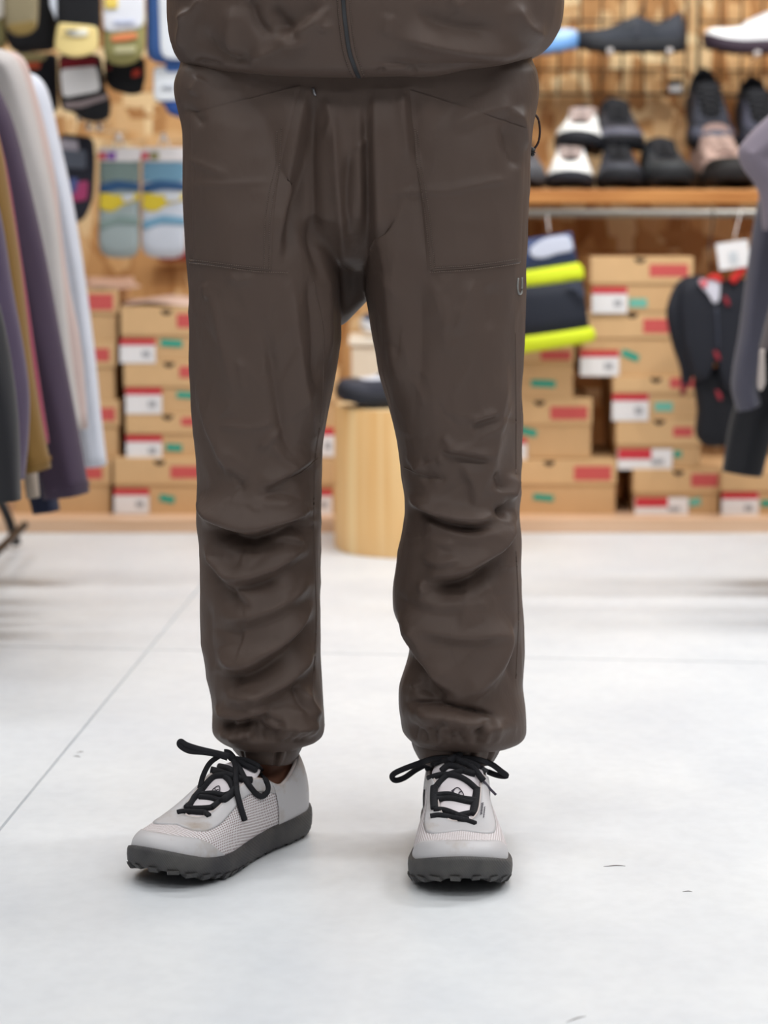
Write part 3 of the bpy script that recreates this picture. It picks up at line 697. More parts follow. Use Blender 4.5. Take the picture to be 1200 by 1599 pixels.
# ------------------------------------------------------------------ hanging things on the right
YT = YB - .06
def tube_ring_px(xa, xb, y, sl, Y, b, n=40):
    p, q = at(xa, y + sl, Y), at(xb, y, Y); c = (p + q) / 2; d = (q - p) / 2
    ph = np.linspace(0, 2 * math.pi, n, endpoint=False)
    return c + np.cos(ph)[:, None] * d + np.sin(ph)[:, None] * np.array([0, b, 0])
t = thing('sport_tube', at(870, 560, YT), 'navy sports sleeve with two neon yellow bands hanging beside the trousers', 'sleeve')
def seg(nm, rows, col, k=0):
    mk(nm, *loft([tube_ring_px(xa, xb, y, sl, YT, b + k) for xa, xb, y, sl, b in rows]), cm(col, .7, bump=.1), t)
seg('card_header', [(806, 893, 362, 14, .004), (806, 897, 385, 12, .007), (806, 903, 412, 15, .01)], '3b486c')
seg('upper_band', [(806, 904, 410, 15, .013), (806, 911, 418, 14, .016), (806, 913, 428, 12, .017), (806, 912, 436, 14, .015)], 'd6e528')
seg('body', [(806, 911, 432, 12, .014), (806, 914, 460, 10, .02), (805, 918, 490, 12, .022), (804, 922, 518, 14, .021)], '20242f')
seg('lower_band', [(804, 924, 510, 17, .023), (803, 930, 518, 18, .025), (802, 931, 528, 20, .024), (802, 926, 533, 20, .02)], 'd6e528')
mk('brand_print', *pillow_px([(884, 444), (900, 440), (913, 452), (914, 468), (908, 466), (902, 454), (888, 450)], YT - .023, .002, 30), cm('3c4150'), t)
mk('card_print', *pillow_px([(826, 388), (850, 372), (890, 366), (898, 392), (870, 396), (850, 404), (828, 402)], YT - .012, .003, 30), cm('c9cede'), t)
p0 = at(858, 362, YT); mk('cord', *tube([p0, (p0[0] - .002, YB - .03, zr - .008), (p0[0], YB - .02, zr + .010)], .0012, 5, 8), M['white'], t)
# running vest
YV = YB - .12
t = thing('running_vest', at(1110, 700, YV), 'black running vest with red straps hanging from the rail', 'vest')
mk('front_panel', *pillow_px([(1062, 440), (1095, 428), (1128, 440), (1150, 430), (1172, 440), (1175, 540), (1160, 610), (1130, 612), (1118, 560), (1102, 600), (1080, 590), (1064, 540), (1056, 480)], YV, .05, 80), cm('1d1f28', .75, bump=.2), t)
mk('side_loop', *tube([at(1094, 438, YV), at(1068, 446, YV), at(1053, 478, YV - .01), at(1055, 505, YV - .01), at(1066, 540, YV), at(1073, 575, YV), at(1070, 605, YV)], [.012, .014, .014, .016, .02, .014, .008], 10, 30, .5, up=(0, 1, 0)), cm('171922', .7), t)
mk('lower_pouch', *pillow_px([(1082, 590), (1120, 570), (1150, 590), (1150, 660), (1138, 697), (1100, 698), (1085, 680), (1090, 640)], YV + .015, .045, 50), cm('14151b', .8), t)
for nm, P_ in (('red_strap', [(1100, 437), (1112, 427), (1126, 428), (1131, 440), (1122, 441), (1110, 434)]), ('red_strap', [(1137, 436), (1160, 412), (1170, 408), (1168, 420), (1147, 445)])):
    mk(nm, *pillow_px(P_, YV - .03, .008, 30), cm('c62a26'), t)
mk('brand_patch', *pillow_px([(1090, 436), (1126, 436), (1124, 472), (1115, 476), (1106, 458), (1094, 448)], YV - .029, .004, 30), cm('cfcdd8'), t)
mk('brand_mark', *pillow_px([(1092, 437), (1106, 438), (1104, 450), (1096, 448)], YV - .032, .003, 20), cm('d9626c'), t)
mk('zip', *tube([at(1119, 480, YV - .028), at(1121, 510, YV - .03), at(1122, 545, YV - .028)], .003, 6, 8), cm('3a3d4a'), t)
for x, y in ((1119, 555), (1122, 617), (1134, 470)): mk('red_pull', *pillow_px([(x - 5, y - 9), (x + 3, y - 6), (x + 8, y + 8), (x, y + 8)], YV - .028, .006, 20), cm('8f2733'), t)
mk('strap_end', *tube([at(1070, 600, YV), at(1066, 616, YV - .005)], .006, 8, 4), cm('7a1f2b'), t)
pk = at(1120, 352, YV); mk('hanger_cord', *tube([at(1112, 428, YV), at(1108, 390, YV), (pk[0], YB - .06, zr - .02), (pk[0] + .005, YB - .02, zr + .011)], .0016, 6, 12), M['black'], t)
t2 = thing('swing_tag', at(1145, 422, YV - .035), 'white cardboard swing tag above the black running vest', 'tag')
mk('card', *quad_px(1146, 398, 50, 42, -.14, YV - .035, .002), M['white'], t2, False)
mk('print', *quad_px(1146, 402, 14, 18, -.14, YV - .0376, .0006), cm('c8ccd0'), t2, False)
mk('string', *tube([at(1146, 380, YV - .035), at(1150, 360, YV - .02), (at(1160, 340, YB - .03)[0], YB - .02, zr + .011)], .001, 5, 8), M['white'], t2)
# ------------------------------------------------------------------ garments on the left rack
def cloth(c, rough=.85, sheen=.15): return cm(c, rough, sheen=sheen, bump=.12, bscale=500)
def garment(label, d, edge, wid, col, side=1, hem=None, cuff=None, body=None, body_hem=None, name='hanging_shirt', group='garments on the left rack', rail_x=-.78, folds=.006, b=.034, seed=0, stitch=False):
    """edge: photo points of the visible outer outline of the near sleeve, from the shoulder down"""
    Y = d - CAM_D; E = np.array([at(x, y, Y) for x, y in edge])
    E = spline(E, 40); n = len(E)
    k = np.linspace(0, 1, n); wd = np.interp(k, [0, .15, .6, 1], [wid * .6, wid, wid * .95, wid * .8]) / FPX * d
    T = np.gradient(E, axis=0); T /= np.linalg.norm(T, axis=1)[:, None]
    inn = np.stack([T[:, 2], np.zeros(n), -T[:, 0]], 1) * side; inn *= np.where(inn[:, :1] * side > 0, -1, 1)
    C_ = E + inn * wd[:, None] / 2
    zt_ = E[0, 2] + .03; base = np.array([rail_x, Y, E[-1, 2]])
    t = thing(name, base, label, 'clothes', group)
    R = []; ph = np.linspace(0, 2 * math.pi, 28, endpoint=False); rs = np.random.default_rng(seed + 3); f1, f2 = rs.random(2) * 6
    for i in range(n):
        rad = 1 + .10 * np.sin(3 * ph + f1 + 3 * k[i]) * k[i] + .06 * np.sin(5 * ph + f2 - 5 * k[i])
        R.append(C_[i] + (-inn[i])[None] * (np.cos(ph) * wd[i] / 2)[:, None] + np.array([0, 1, 0])[None] * (np.sin(ph) * b * rad)[:, None])
    sl = mk('sleeve', *loft(R), cloth(col), t)
    if cuff or stitch:
        for z0 in (.012, .016):
            q = R[-1] + np.array([0, 0, z0]); q = q.mean(0) + (q - q.mean(0)) * 1.01
            mk('hem_stitch', *tube(np.vstack([q, q[:1]]), .0007, 5), cm(cuff or col), sl)
    # the torso hangs from the shoulder, most of it left of the frame
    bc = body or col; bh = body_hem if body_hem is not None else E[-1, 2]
    R = []; m = 26
    xs = E[0, 0]
    for j in range(m):
        u = j / (m - 1); z = zt_ - .01 + (bh - zt_ + .01) * u
        half = abs(C_[0, 0] - rail_x) * np.interp(u, [0, .06, .2, .6, 1], [.35, .75, .92, .95, 1.0])
        R.append(np.stack([rail_x + half * np.cos(ph), Y + min(.03, b * .8) * np.sin(ph) * (1 + .25 * np.sin(4 * ph + f1 + 2 * u)) + min(folds, b * .2) * np.sin(7 * ph + f2), np.full(28, z)], 1))
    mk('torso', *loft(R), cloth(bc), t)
    # far sleeve, mirrored at the rail
    Cm = C_[::3].copy(); Cm[:, 0] = 2 * rail_x - Cm[:, 0]
    mk('sleeve', *tube(Cm, wd[::3] / 2, 14, None, .7, up=(0, 1, 0)), cloth(col), t)
    ztop = RAIL_Z if group.endswith('left rack') else zt_ + .12
    sh_ = abs(C_[0, 0] - rail_x) * .8
    mk('hanger', *join(tube([(rail_x - sh_ * .8, Y, zt_ - .075), (rail_x - sh_ * .3, Y, zt_ - .03), (rail_x, Y, zt_ - .014), (rail_x + sh_ * .3, Y, zt_ - .03), (rail_x + sh_ * .8, Y, zt_ - .075)], .004, 8, 18), tube([(rail_x, Y, zt_ - .016), (rail_x, Y, ztop - .02), (rail_x + .012, Y, ztop), (rail_x, Y, ztop + .014), (rail_x - .012, Y, ztop + .004)], .0016, 6, 16)), M['black'], t)
    return t
RAIL_Z = 1.06
rk = thing('clothes_rack', (-.78, 1.4, 0), 'black metal clothes rack standing at the left edge', 'rack')
mk('rail', *tube([(-.78, .75, RAIL_Z), (-.78, 2.12, RAIL_Z)], .0095, 12), M['black'], rk)
for yy in (.78, 2.08):
    mk('post', *tube([(-.78, yy, .03), (-.78, yy, RAIL_Z)], .011, 12), M['black'], rk)
    mk('foot', *tube([(-1.0, yy, .011), (-.77, yy, .011)], .011, 10), M['black'], rk)
fp = floor_at(27, 858)
mk('angled_leg', *tube([fp + (0, 0, .009), at(14, 812, fp[1]), at(-4, 770, fp[1])], .0095, 10), M['black'], rk)
mk('low_bar', *tube([(-.70, .80, .06), (-.70, 2.06, .06)], .008, 10), M['black'], rk)
garment('charcoal garment nearest the camera at the left frame edge', 3.40, [(-20, 430), (0, 480), (17, 560), (29, 660), (33, 780)], 75, '26262a', seed=1, rail_x=-.85)
garment('purple shirt with a hanging sleeve, second from the camera', 3.52, [(-28, 250), (0, 330), (20, 450), (38, 550), (46, 620), (44, 690), (38, 748)], 70, '4f4259', seed=2, rail_x=-.83)
garment('mustard brown shirt between two purple ones', 3.64, [(-22, 160), (0, 222), (16, 310), (33, 420), (48, 545), (64, 650), (80, 730)], 62, '7a5a24', seed=3, cuff='8d6a30', rail_x=-.82, body_hem=at(10, 800, 3.64 - CAM_D)[2])
garment('raspberry red shirt showing as a sliver behind the mustard one', 3.715, [(-20, 150), (10, 260), (36, 420), (58, 570), (77, 692)], 40, '8c2f4b', seed=4, b=.018, rail_x=-.82)
garment('dark purple shirt with wide sleeve and stitched hem', 3.85, [(-30, 100), (0, 142), (24, 200), (47, 290), (72, 400), (96, 530), (117, 640), (140, 768)], 92, '443649', seed=5, cuff='55465a', rail_x=-.82)
garment('light grey shirt behind the dark purple one', 4.02, [(-20, 72), (10, 80), (30, 100), (47, 150), (66, 230), (85, 320), (100, 450), (112, 560), (128, 668)], 58, 'b3aeac', seed=6, rail_x=-.80)
garment('beige ribbed shirt between the light grey and the white ones', 4.12, [(5, 78), (28, 84), (42, 100), (53, 135), (68, 190), (86, 275), (97, 370), (108, 450), (126, 540), (137, 668)], 40, 'b9a5a0', seed=7, rail_x=-.80)
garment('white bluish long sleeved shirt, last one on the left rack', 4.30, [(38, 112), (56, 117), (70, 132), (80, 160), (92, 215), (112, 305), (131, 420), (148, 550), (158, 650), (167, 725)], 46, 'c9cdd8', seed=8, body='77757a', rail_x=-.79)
garment('navy garment whose hem shows low under the dark purple one', 3.93, [(-30, 300), (20, 480), (60, 640), (80, 720), (94, 796)], 55, '23283f', seed=9, b=.02, rail_x=-.80)
garment('dull beige garment showing low between mustard and dark purple', 3.765, [(-30, 300), (10, 480), (40, 640), (56, 720), (62, 776)], 26, '96897c', seed=10, b=.016, rail_x=-.80)
# ------------------------------------------------------------------ garments at the right edge
RX = .86
rk = thing('clothes_rack', (RX, 1.9, 0), 'dark clothes rack just beyond the right frame edge', 'rack')
mk('rail', *tube([(RX, 1.25, 1.02), (RX, 2.25, 1.02)], .0095, 12), M['black'], rk)
for yy in (1.28, 2.22):
    mk('post', *tube([(RX, yy, .02), (RX, yy, 1.02)], .011, 12), M['black'], rk)
    mk('foot', *tube([(RX - .01, yy, .011), (RX + .25, yy, .011)], .011, 10), M['black'], rk)
RG = dict(side=-1, group='garments at the right edge', name='hanging_jacket')
def rgarment(label, d, edge, wid, col, hem_y=None, **k):
    Y = d - CAM_D; kw = dict(RG); kw.update(k)
    return garment(label, d, edge, wid, col, rail_x=RX, body_hem=(at(1100, hem_y, Y)[2] if hem_y else None), **kw)
rgarment('grey lilac jacket with shoulder reaching above the shelf edge', 4.05, [(1208, 175), (1188, 192), (1165, 216), (1153, 236), (1160, 262), (1185, 300), (1192, 360)], 60, '7d7480', 420, seed=12)
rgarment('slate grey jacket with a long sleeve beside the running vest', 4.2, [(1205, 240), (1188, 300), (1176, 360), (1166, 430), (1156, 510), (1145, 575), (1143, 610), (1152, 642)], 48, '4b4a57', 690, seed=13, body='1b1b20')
rgarment('black trousers hanging low at the right edge', 4.3, [(1210, 420), (1180, 500), (1160, 590), (1140, 660), (1128, 735)], 80, '191a1f', 742, seed=14, name='hanging_trousers')
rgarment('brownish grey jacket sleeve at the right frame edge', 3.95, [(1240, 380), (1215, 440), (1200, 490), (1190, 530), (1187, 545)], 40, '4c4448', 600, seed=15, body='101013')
pack('drawstring_tag', 'small pale tag dangling at the right frame edge', 'tag', [(1187, 545), (1195, 545), (1196, 600), (1190, 612), (1183, 606), (1184, 585)], 1.30, .006, 'b7aca6', group='tags at the right edge')
# ------------------------------------------------------------------ the person
def fabric_mat(name, c, sheen=.0, rough=.5):
    m, nt, b = new_mat(name); N, L = nt.nodes.new, nt.links.new; c = lin(c)
    tc = N('ShaderNodeTexCoord'); n1 = N('ShaderNodeTexNoise'); n1.inputs['Scale'].default_value = 9; n1.inputs['Detail'].default_value = 5
    L(tc.outputs['Object'], n1.inputs['Vector'])
    mx = N('ShaderNodeMix'); mx.data_type = 'RGBA'
    mx.inputs['A'].default_value = tuple(v * .95 for v in c) + (1,); mx.inputs['B'].default_value = tuple(v * 1.06 for v in c) + (1,)
    L(n1.outputs['Fac'], mx.inputs['Factor']); L(mx.outputs['Result'], b.inputs['Base Color'])
    b.inputs['Roughness'].default_value = .52; b.inputs['Specular IOR Level'].default_value = .22
    # fine weave and small crinkles
    wv = N('ShaderNodeTexNoise'); wv.inputs['Scale'].default_value = 1400; wv.inputs['Detail'].default_value = 1
    L(tc.outputs['Object'], wv.inputs['Vector'])
    mp = N('ShaderNodeMapping'); mp.inputs['Scale'].default_value = (26, 26, 15); L(tc.outputs['Object'], mp.inputs['Vector'])
    ck = N('ShaderNodeTexNoise'); ck.inputs['Scale'].default_value = 1.0; ck.inputs['Detail'].default_value = 3; ck.inputs['Distortion'].default_value = .7
    L(mp.outputs['Vector'], ck.inputs['Vector'])
    b1 = N('ShaderNodeBump'); b1.inputs['Strength'].default_value = .10; b1.inputs['Distance'].default_value = .0004
    b2 = N('ShaderNodeBump'); b2.inputs['Strength'].default_value = .25; b2.inputs['Distance'].default_value = .006
    L(ck.outputs['Fac'], b2.inputs['Height']); L(wv.outputs['Fac'], b1.inputs['Height'])
    L(b2.outputs['Normal'], b1.inputs['Normal']); L(b1.outputs['Normal'], b.inputs['Normal'])
    return m
M['nylon'] = fabric_mat('brown_nylon', '564841')
M['nylon_cuff'] = M['nylon']
M['thread'] = mat('brown_thread', '6c5e55', .6)
M['skin'] = mat('skin', '9a6b56', .5, .4, .06, 40)
YP = .10
person = thing('person', (.0, YP, 0), 'standing person in brown nylon jacket and trousers with light grey trail shoes', 'person')

def interp_edge(E, y): E = np.array(E, float); return np.interp(y, E[:, 0], E[:, 1])
LO = [(80, 283), (110, 279), (130, 272), (150, 274), (180, 283), (200, 287), (300, 287), (350, 289), (400, 292), (440, 296), (560, 298), (620, 301), (680, 305), (720, 309), (750, 310), (774, 307), (817, 305), (852, 311), (947, 313), (1004, 317), (1062, 325), (1099, 332), (1125, 330), (1140, 331), (1150, 342), (1156, 362)]
LI = [(80, 420), (200, 468), (300, 505), (400, 528), (440, 532), (507, 533), (530, 533), (580, 525), (640, 514), (695, 504), (725, 503), (800, 502), (915, 501), (976, 500), (1025, 500), (1091, 506), (1134, 510), (1148, 507), (1156, 478)]
RI = [(80, 660), (200, 612), (300, 586), (400, 571), (440, 571), (465, 572), (482, 576), (540, 586), (580, 592), (620, 604), (650, 611), (687, 620), (725, 625), (742, 626), (770, 631), (803, 632), (846, 624), (884, 619), (915, 615), (953, 615), (984, 627), (1013, 641), (1033, 636), (1073, 624), (1105, 624), (1142, 629), (1157, 646)]
RO = [(80, 828), (95, 831), (110, 838), (140, 842), (160, 840), (200, 832), (250, 828), (290, 828), (320, 826), (400, 821), (475, 820), (550, 818), (625, 815), (650, 817), (713, 815), (760, 814), (803, 811), (846, 814), (889, 813), (955, 817), (1019, 818), (1070, 815), (1105, 820), (1145, 822), (1155, 815), (1160, 788)]
def leg_rings(Eo, Ei, ys, yc, b, left):
    R = []
    for y in ys:
        xo, xi = interp_edge(Eo, y), interp_edge(Ei, y); c_, bb = np.interp(y, *yc), np.interp(y, *b)
        p, q = at(min(xo, xi), y, c_), at(max(xo, xi), y, c_)
        R.append(sring((p[0] + q[0]) / 2, c_, (p[2] + q[2]) / 2, (q[0] - p[0]) / 2, bb, 64, 2.35))
    return R
yc = ([100, 400, 700, 850, 1000, 1100, 1160], [.092, .085, .07, .06, .045, .035, .032])
bb = ([100, 200, 400, 600, 750, 850, 1000, 1100, 1140, 1160], [.07, .10, .112, .105, .092, .088, .082, .078, .072, .055])
ysl = np.linspace(110, 1158, 120)
parts = [loft(leg_rings(LO, LI, ysl, yc, bb, True)), loft(leg_rings(RO, RI, ysl, yc, bb, False))]
R = []
for y in np.linspace(70, 424, 52):
    ins = np.interp(y, [70, 180, 330, 370, 400, 424], [0, 3, 14, 105, 210, 258])
    p, q = at(interp_edge(LO, y) + ins, y, YP), at(interp_edge(RO, y) - ins, y, YP)
    R.append(sring((p[0] + q[0]) / 2, YP, (p[2] + q[2]) / 2, (q[0] - p[0]) / 2, np.interp(y, [70, 250, 340, 400, 424], [.105, .112, .104, .065, .03]), 72, 2.5))
parts.append(loft(R))
R = []
for y, x0, x1, w_ in ((360, 470, 610, .06), (420, 500, 600, .055), (450, 512, 588, .045), (468, 516, 574, .04), (488, 518, 552, .035), (505, 520, 535, .02)):
    p, q = at(x0, y, .145), at(x1, y, .145); R.append(sring((p[0] + q[0]) / 2, .145, p[2], (q[0] - p[0]) / 2, w_, 40, 2.2))
parts.append(loft(R))
TV, TF = remesh(*join(*parts), .0023)
TE = edges_of(TF)
TV = relax(TV, TE, 16, .5)
S_LEFT = [
 ([(325, 430), (345, 520), (372, 640)], 3.5, 12, 12), ([(412, 500), (428, 590), (445, 680), (472, 735)], -4, 12, 8), ([(455, 430), (465, 540), (480, 640), (497, 700)], 4.5, 10, 14),
 ([(482, 420), (490, 520), (492, 620)], -4, 8, 8), ([(508, 390), (514, 480), (512, 580)], 3, 8, 8), ([(335, 664), (390, 669), (442, 657)], 1.6, 5, 4),
 ([(446, 665), (420, 690), (400, 708)], 2.2, 5, 5), ([(306, 590), (330, 670), (360, 735), (388, 770)], 4, 12, 6), ([(352, 732), (372, 752), (384, 770)], -3.5, 5, 5),
 ([(395, 768), (430, 748), (495, 712)], 3.5, 12, 5), ([(420, 690), (440, 715), (470, 740)], 2, 5, 5), ([(405, 775), (440, 768), (470, 782)], -2.5, 5, 6),
 ([(308, 775), (338, 812), (385, 829), (430, 817), (470, 801), (503, 790)], 12, 34, 6), ([(318, 815), (355, 832), (400, 842), (455, 828)], -8, 5, 16),
 ([(306, 770), (318, 800), (325, 830)], 5, 8, 10), ([(460, 815), (480, 810), (498, 822)], 3, 8, 5), ([(425, 846), (450, 838), (480, 850)], 3, 10, 4),
 ([(312, 845), (335, 880), (370, 918), (403, 950)], 6, 14, 6), ([(345, 888), (375, 903), (425, 888), (485, 846)], 6.5, 24, 8), ([(350, 912), (385, 915), (440, 900)], -4, 6, 14),
 ([(335, 958), (372, 966), (425, 950), (498, 900)], 6, 26, 10), ([(333, 1008), (368, 1042), (405, 1030), (452, 990), (498, 935)], 10, 30, 8), ([(345, 1048), (390, 1048), (440, 1015)], -5, 6, 14),
 ([(338, 1072), (380, 1090), (432, 1076), (482, 1030), (502, 995)], 7, 22, 9), ([(330, 1098), (362, 1122), (395, 1115), (425, 1106)], 9, 22, 6), ([(340, 1122), (375, 1128), (400, 1124)], -6, 4, 7),
 ([(398, 1108), (425, 1128), (465, 1136), (508, 1132)], 7, 16, 7), ([(408, 1112), (420, 1122), (445, 1132)], -6, 6, 5), ([(470, 1070), (484, 1100), (503, 1126)], 5, 8, 10), ([(462, 1060), (470, 1100), (480, 1120)], -4, 6, 6),
 ([(336, 1140), (362, 1150), (400, 1146)], 6, 10, 8), ([(420, 1150), (460, 1147), (500, 1143)], 6, 10, 8), ([(320, 930), (328, 1000), (335, 1060)], -3, 8, 6),
]
S_RIGHT = [
 ([(602, 300), (610, 420), (617, 520), (632, 640)], 5, 18, 14), ([(655, 430), (656, 540), (652, 640)], -3, 12, 12), ([(672, 430), (690, 500), (700, 560)], 2, 12, 10), ([(740, 430), (728, 470), (708, 530)], 3, 10, 10),
 ([(770, 440), (765, 520)], -2, 12, 12), ([(795, 560), (780, 640), (768, 720), (745, 795)], 5, 10, 14), ([(730, 662), (752, 653), (776, 643)], 3.2, 7, 4), ([(682, 698), (720, 705), (775, 715)], 4, 9, 4),
 ([(690, 680), (710, 700)], 2, 5, 5), ([(640, 742), (668, 724), (706, 716)], 3, 7, 5), ([(655, 722), (690, 718)], -2.5, 4, 5), ([(655, 748), (680, 746), (700, 752)], -2.5, 6, 4), ([(720, 720), (740, 760), (745, 800)], 2.5, 10, 6),
 ([(770, 735), (785, 770)], -3, 5, 5), ([(632, 768), (655, 788), (692, 804), (740, 812), (778, 796)], 8, 12, 6), ([(640, 780), (680, 812), (740, 824), (775, 812)], -5, 6, 10), ([(812, 735), (796, 770), (778, 800)], 7, 6, 10),
 ([(776, 812), (786, 790), (795, 772)], -7, 6, 5), ([(640, 800), (690, 825), (740, 835), (785, 822)], 6, 10, 8), ([(650, 905), (690, 899), (730, 889), (772, 858), (808, 795)], 11, 32, 7), ([(668, 914), (730, 902), (785, 860)], -6, 5, 18),
 ([(656, 872), (690, 880), (722, 868)], 2.6, 8, 4), ([(655, 835), (690, 850), (720, 845)], 2.2, 8, 6), ([(665, 905), (662, 918), (670, 930)], 4, 6, 6), ([(640, 930), (690, 945), (735, 940)], 3, 16, 8),
 ([(614, 950), (642, 984), (664, 1020), (685, 1062), (722, 1090)], 9, 36, 6), ([(650, 974), (720, 995), (800, 992)], 4, 18, 8), ([(735, 880), (728, 940), (720, 990)], 2.5, 12, 8), ([(645, 970), (665, 1000), (674, 1025)], 3, 6, 5),
 ([(700, 1092), (745, 1078), (782, 1035), (806, 955)], 7, 28, 10), ([(796, 960), (804, 1020), (806, 1080)], -3, 6, 6), ([(625, 1097), (680, 1100), (732, 1110), (790, 1122)], -10, 5, 4), ([(628, 1112), (680, 1118), (740, 1128), (812, 1142)], 8, 10, 16),
 ([(640, 1060), (670, 1085), (700, 1096)], -6, 14, 8), ([(640, 1075), (660, 1060)], 3, 5, 5), ([(680, 1145), (688, 1130), (702, 1122)], -3, 4, 4), ([(705, 1150), (712, 1132)], -3, 4, 4), ([(740, 1148), (755, 1130), (775, 1128)], -4, 5, 5),
]
S_TOP = [
 ([(480, 128), (470, 200), (458, 260), (440, 340), (432, 420)], 9, 6, 36), ([(492, 140), (487, 250), (492, 380), (505, 450)], -6, 9, 9), ([(520, 150), (525, 250), (534, 350), (538, 430)], 5, 8, 8),
 ([(548, 225), (541, 300), (546, 380)], -5, 6, 6), ([(560, 150), (562, 260), (566, 360)], 4, 8, 8), ([(586, 128), (584, 230), (588, 330), (586, 430)], 8, 26, 6), ([(576, 180), (575, 300), (575, 390)], -5, 6, 6),
 ([(508, 150), (515, 190), (505, 220)], 3, 5, 5), ([(552, 232), (565, 228), (580, 205)], 2.4, 4, 4), ([(645, 130), (650, 200), (658, 270)], -4, 9, 9), ([(628, 130), (632, 200), (640, 260)], 4, 9, 9), ([(652, 280), (658, 340), (666, 410)], -2, 8, 8),
 ([(292, 291), (360, 289), (432, 284)], 1.3, 4, 3), ([(590, 302), (650, 300), (700, 299), (745, 289), (818, 277)], 2.2, 6, 4), ([(288, 245), (330, 264), (362, 276)], 1.6, 5, 4), ([(300, 150), (316, 118)], 4, 7, 7), ([(280, 168), (300, 176), (320, 200)], -3, 6, 6),
 ([(800, 165), (815, 200), (822, 240)], 5, 12, 7), ([(790, 190), (800, 240), (812, 268)], -4, 8, 8), ([(700, 200), (760, 175), (810, 168)], 3, 18, 8), ([(320, 440), (326, 470)], 2, 5, 5), ([(355, 425), (375, 440), (398, 428)], 2, 7, 5),
]
def apply_folds(V, F, strokes, noise=.0022, seed=3, zsc=1.0):
    N_ = normals(V, F); XY = project(V); vd = CAMP - V; vd /= np.linalg.norm(vd, axis=1)[:, None]
    fac = np.clip((N_ * vd).sum(1) * 1.6, 0, 1); fac = fac * fac * (3 - 2 * fac)
    D = fold_field(XY, strokes) * fac
    n1 = vnoise(V * np.array([22, 22, 14]) + 5, seed); n2 = vnoise(V * np.array([45, 45, 30]) + 9, seed + 1)
    D += noise * n1 + noise * .5 * (1 - 2 * np.abs(n2)) * .6
    back = np.clip(-(N_ * vd).sum(1) - .25, 0, 1); D += back * .005 * np.sin(V[:, 2] * 95 + 3 * n1 + V[:, 0] * 20) * (V[:, 2] < .75)
    return V + N_ * D[:, None]
rs = np.random.default_rng(42); S_RND = []
for Eo, Ei, sgn in ((LO, LI, 1), (RO, RI, -1)):
    for k in range(95):
        y = rs.choice([rs.uniform(430, 640), rs.uniform(640, 900), rs.uniform(640, 900), rs.uniform(900, 1130), rs.uniform(1090, 1150)]); u = rs.uniform(.08, .92)
        x = interp_edge(Eo, y) * (1 - u) + interp_edge(Ei, y) * u; ln = rs.uniform(14, 42)
        steep = rs.uniform(.9, 1.45) if y < 640 else rs.uniform(-.2, .9)
        a = (steep if (u < .5) else -steep) * sgn + rs.normal(0, .25)
        d = np.array([math.cos(a), math.sin(a)]) * ln; d = d if d[0] > 0 else -d
        S_RND.append(([(x - d[0], y - d[1]), (x + rs.normal(0, 3), y + rs.normal(0, 3)), (x + d[0], y + d[1])], rs.choice([-1, 1, 1]) * rs.uniform(.6, 1.8), rs.uniform(4, 9), rs.uniform(2.5, 5)))
for xs, dxs in (((366, 384, 398, 415, 430, 447, 462, 474), 1), ((650, 664, 680, 695, 711, 728, 744, 758, 774), -1)):
    for k, x in enumerate(xs): S_RND.append(([(x, 1162), (x + rs.normal(0, 4), 1146), (x + rs.normal(0, 8), 1128 + rs.uniform(-8, 6))], rs.choice([-4, -3.2, 2.6]), rs.uniform(3, 5), rs.uniform(3, 5)))
S_ALL = [(p_, a_ * 1.75, wn_ * 1.0, wp_ * .95) for p_, a_, wn_, wp_ in S_LEFT + S_RIGHT] + [(p_, a_ * 1.6, wn_, wp_) for p_, a_, wn_, wp_ in S_TOP] + S_RND
TV = apply_folds(TV, TF, S_ALL)
trousers = mk('trousers', TV, TF, M['nylon'], person); tag(trousers, 'brown nylon trousers with patch pockets and gathered cuffs')
BV = BVHTree.FromPolygons([tuple(v) for v in TV], [tuple(f) for f in TF])
def hit(bvh, x, y, off=.0):
    r = ray(x, y); d = Vector(r).normalized(); h = bvh.ray_cast(Vector(CAMP), d)
    if h[0] is None: return None
    return np.array(h[0]) + np.array(h[1]) * off * (1 if h[1].dot(d) < 0 else -1)
def trace(bvh, pts, off, n=None, y0=.0):
    P = spline(pts, n) if n else np.asarray(pts, float); H = [hit(bvh, x, y, off) for x, y in P]
    ok = [i for i, h in enumerate(H) if h is not None]
    if not ok: return np.array([at(x, y, y0) for x, y in P])
    out = []
    for i, (x, y) in enumerate(P):
        if H[i] is not None: out.append(H[i]); continue
        Yi = np.interp(i, ok, [H[k][1] for k in ok]); out.append(at(x, y, Yi))
    return np.array(out)
def patch(name, tl, tr, brp, bl, rightmid, parent, nx=44, ny=60, th=.0013):
    Lc = spline([tl, bl], ny); Rc = spline([tr] + rightmid + [brp], ny); V = []
    for j in range(ny):
        for i in range(nx):
            p = Lc[j] + (Rc[j] - Lc[j]) * i / (nx - 1); edge_ = min(i, nx - 1 - i, ny - 1 - j)
            h = hit(BV, p[0], p[1], th if edge_ > 0 else .0001); V.append(h if h is not None else at(p[0], p[1], YP))
    return mk(name, V, [f for f in grid_faces(ny, nx)], M['nylon'], parent)
pocket_l = patch('pocket', (298, 178), (470, 134), (424, 425), (302, 411), [(440, 253), (428, 340)], trousers)
pocket_r = patch('pocket', (822, 200), (640, 140), (668, 424), (814, 411), [(650, 253), (660, 330)], trousers)
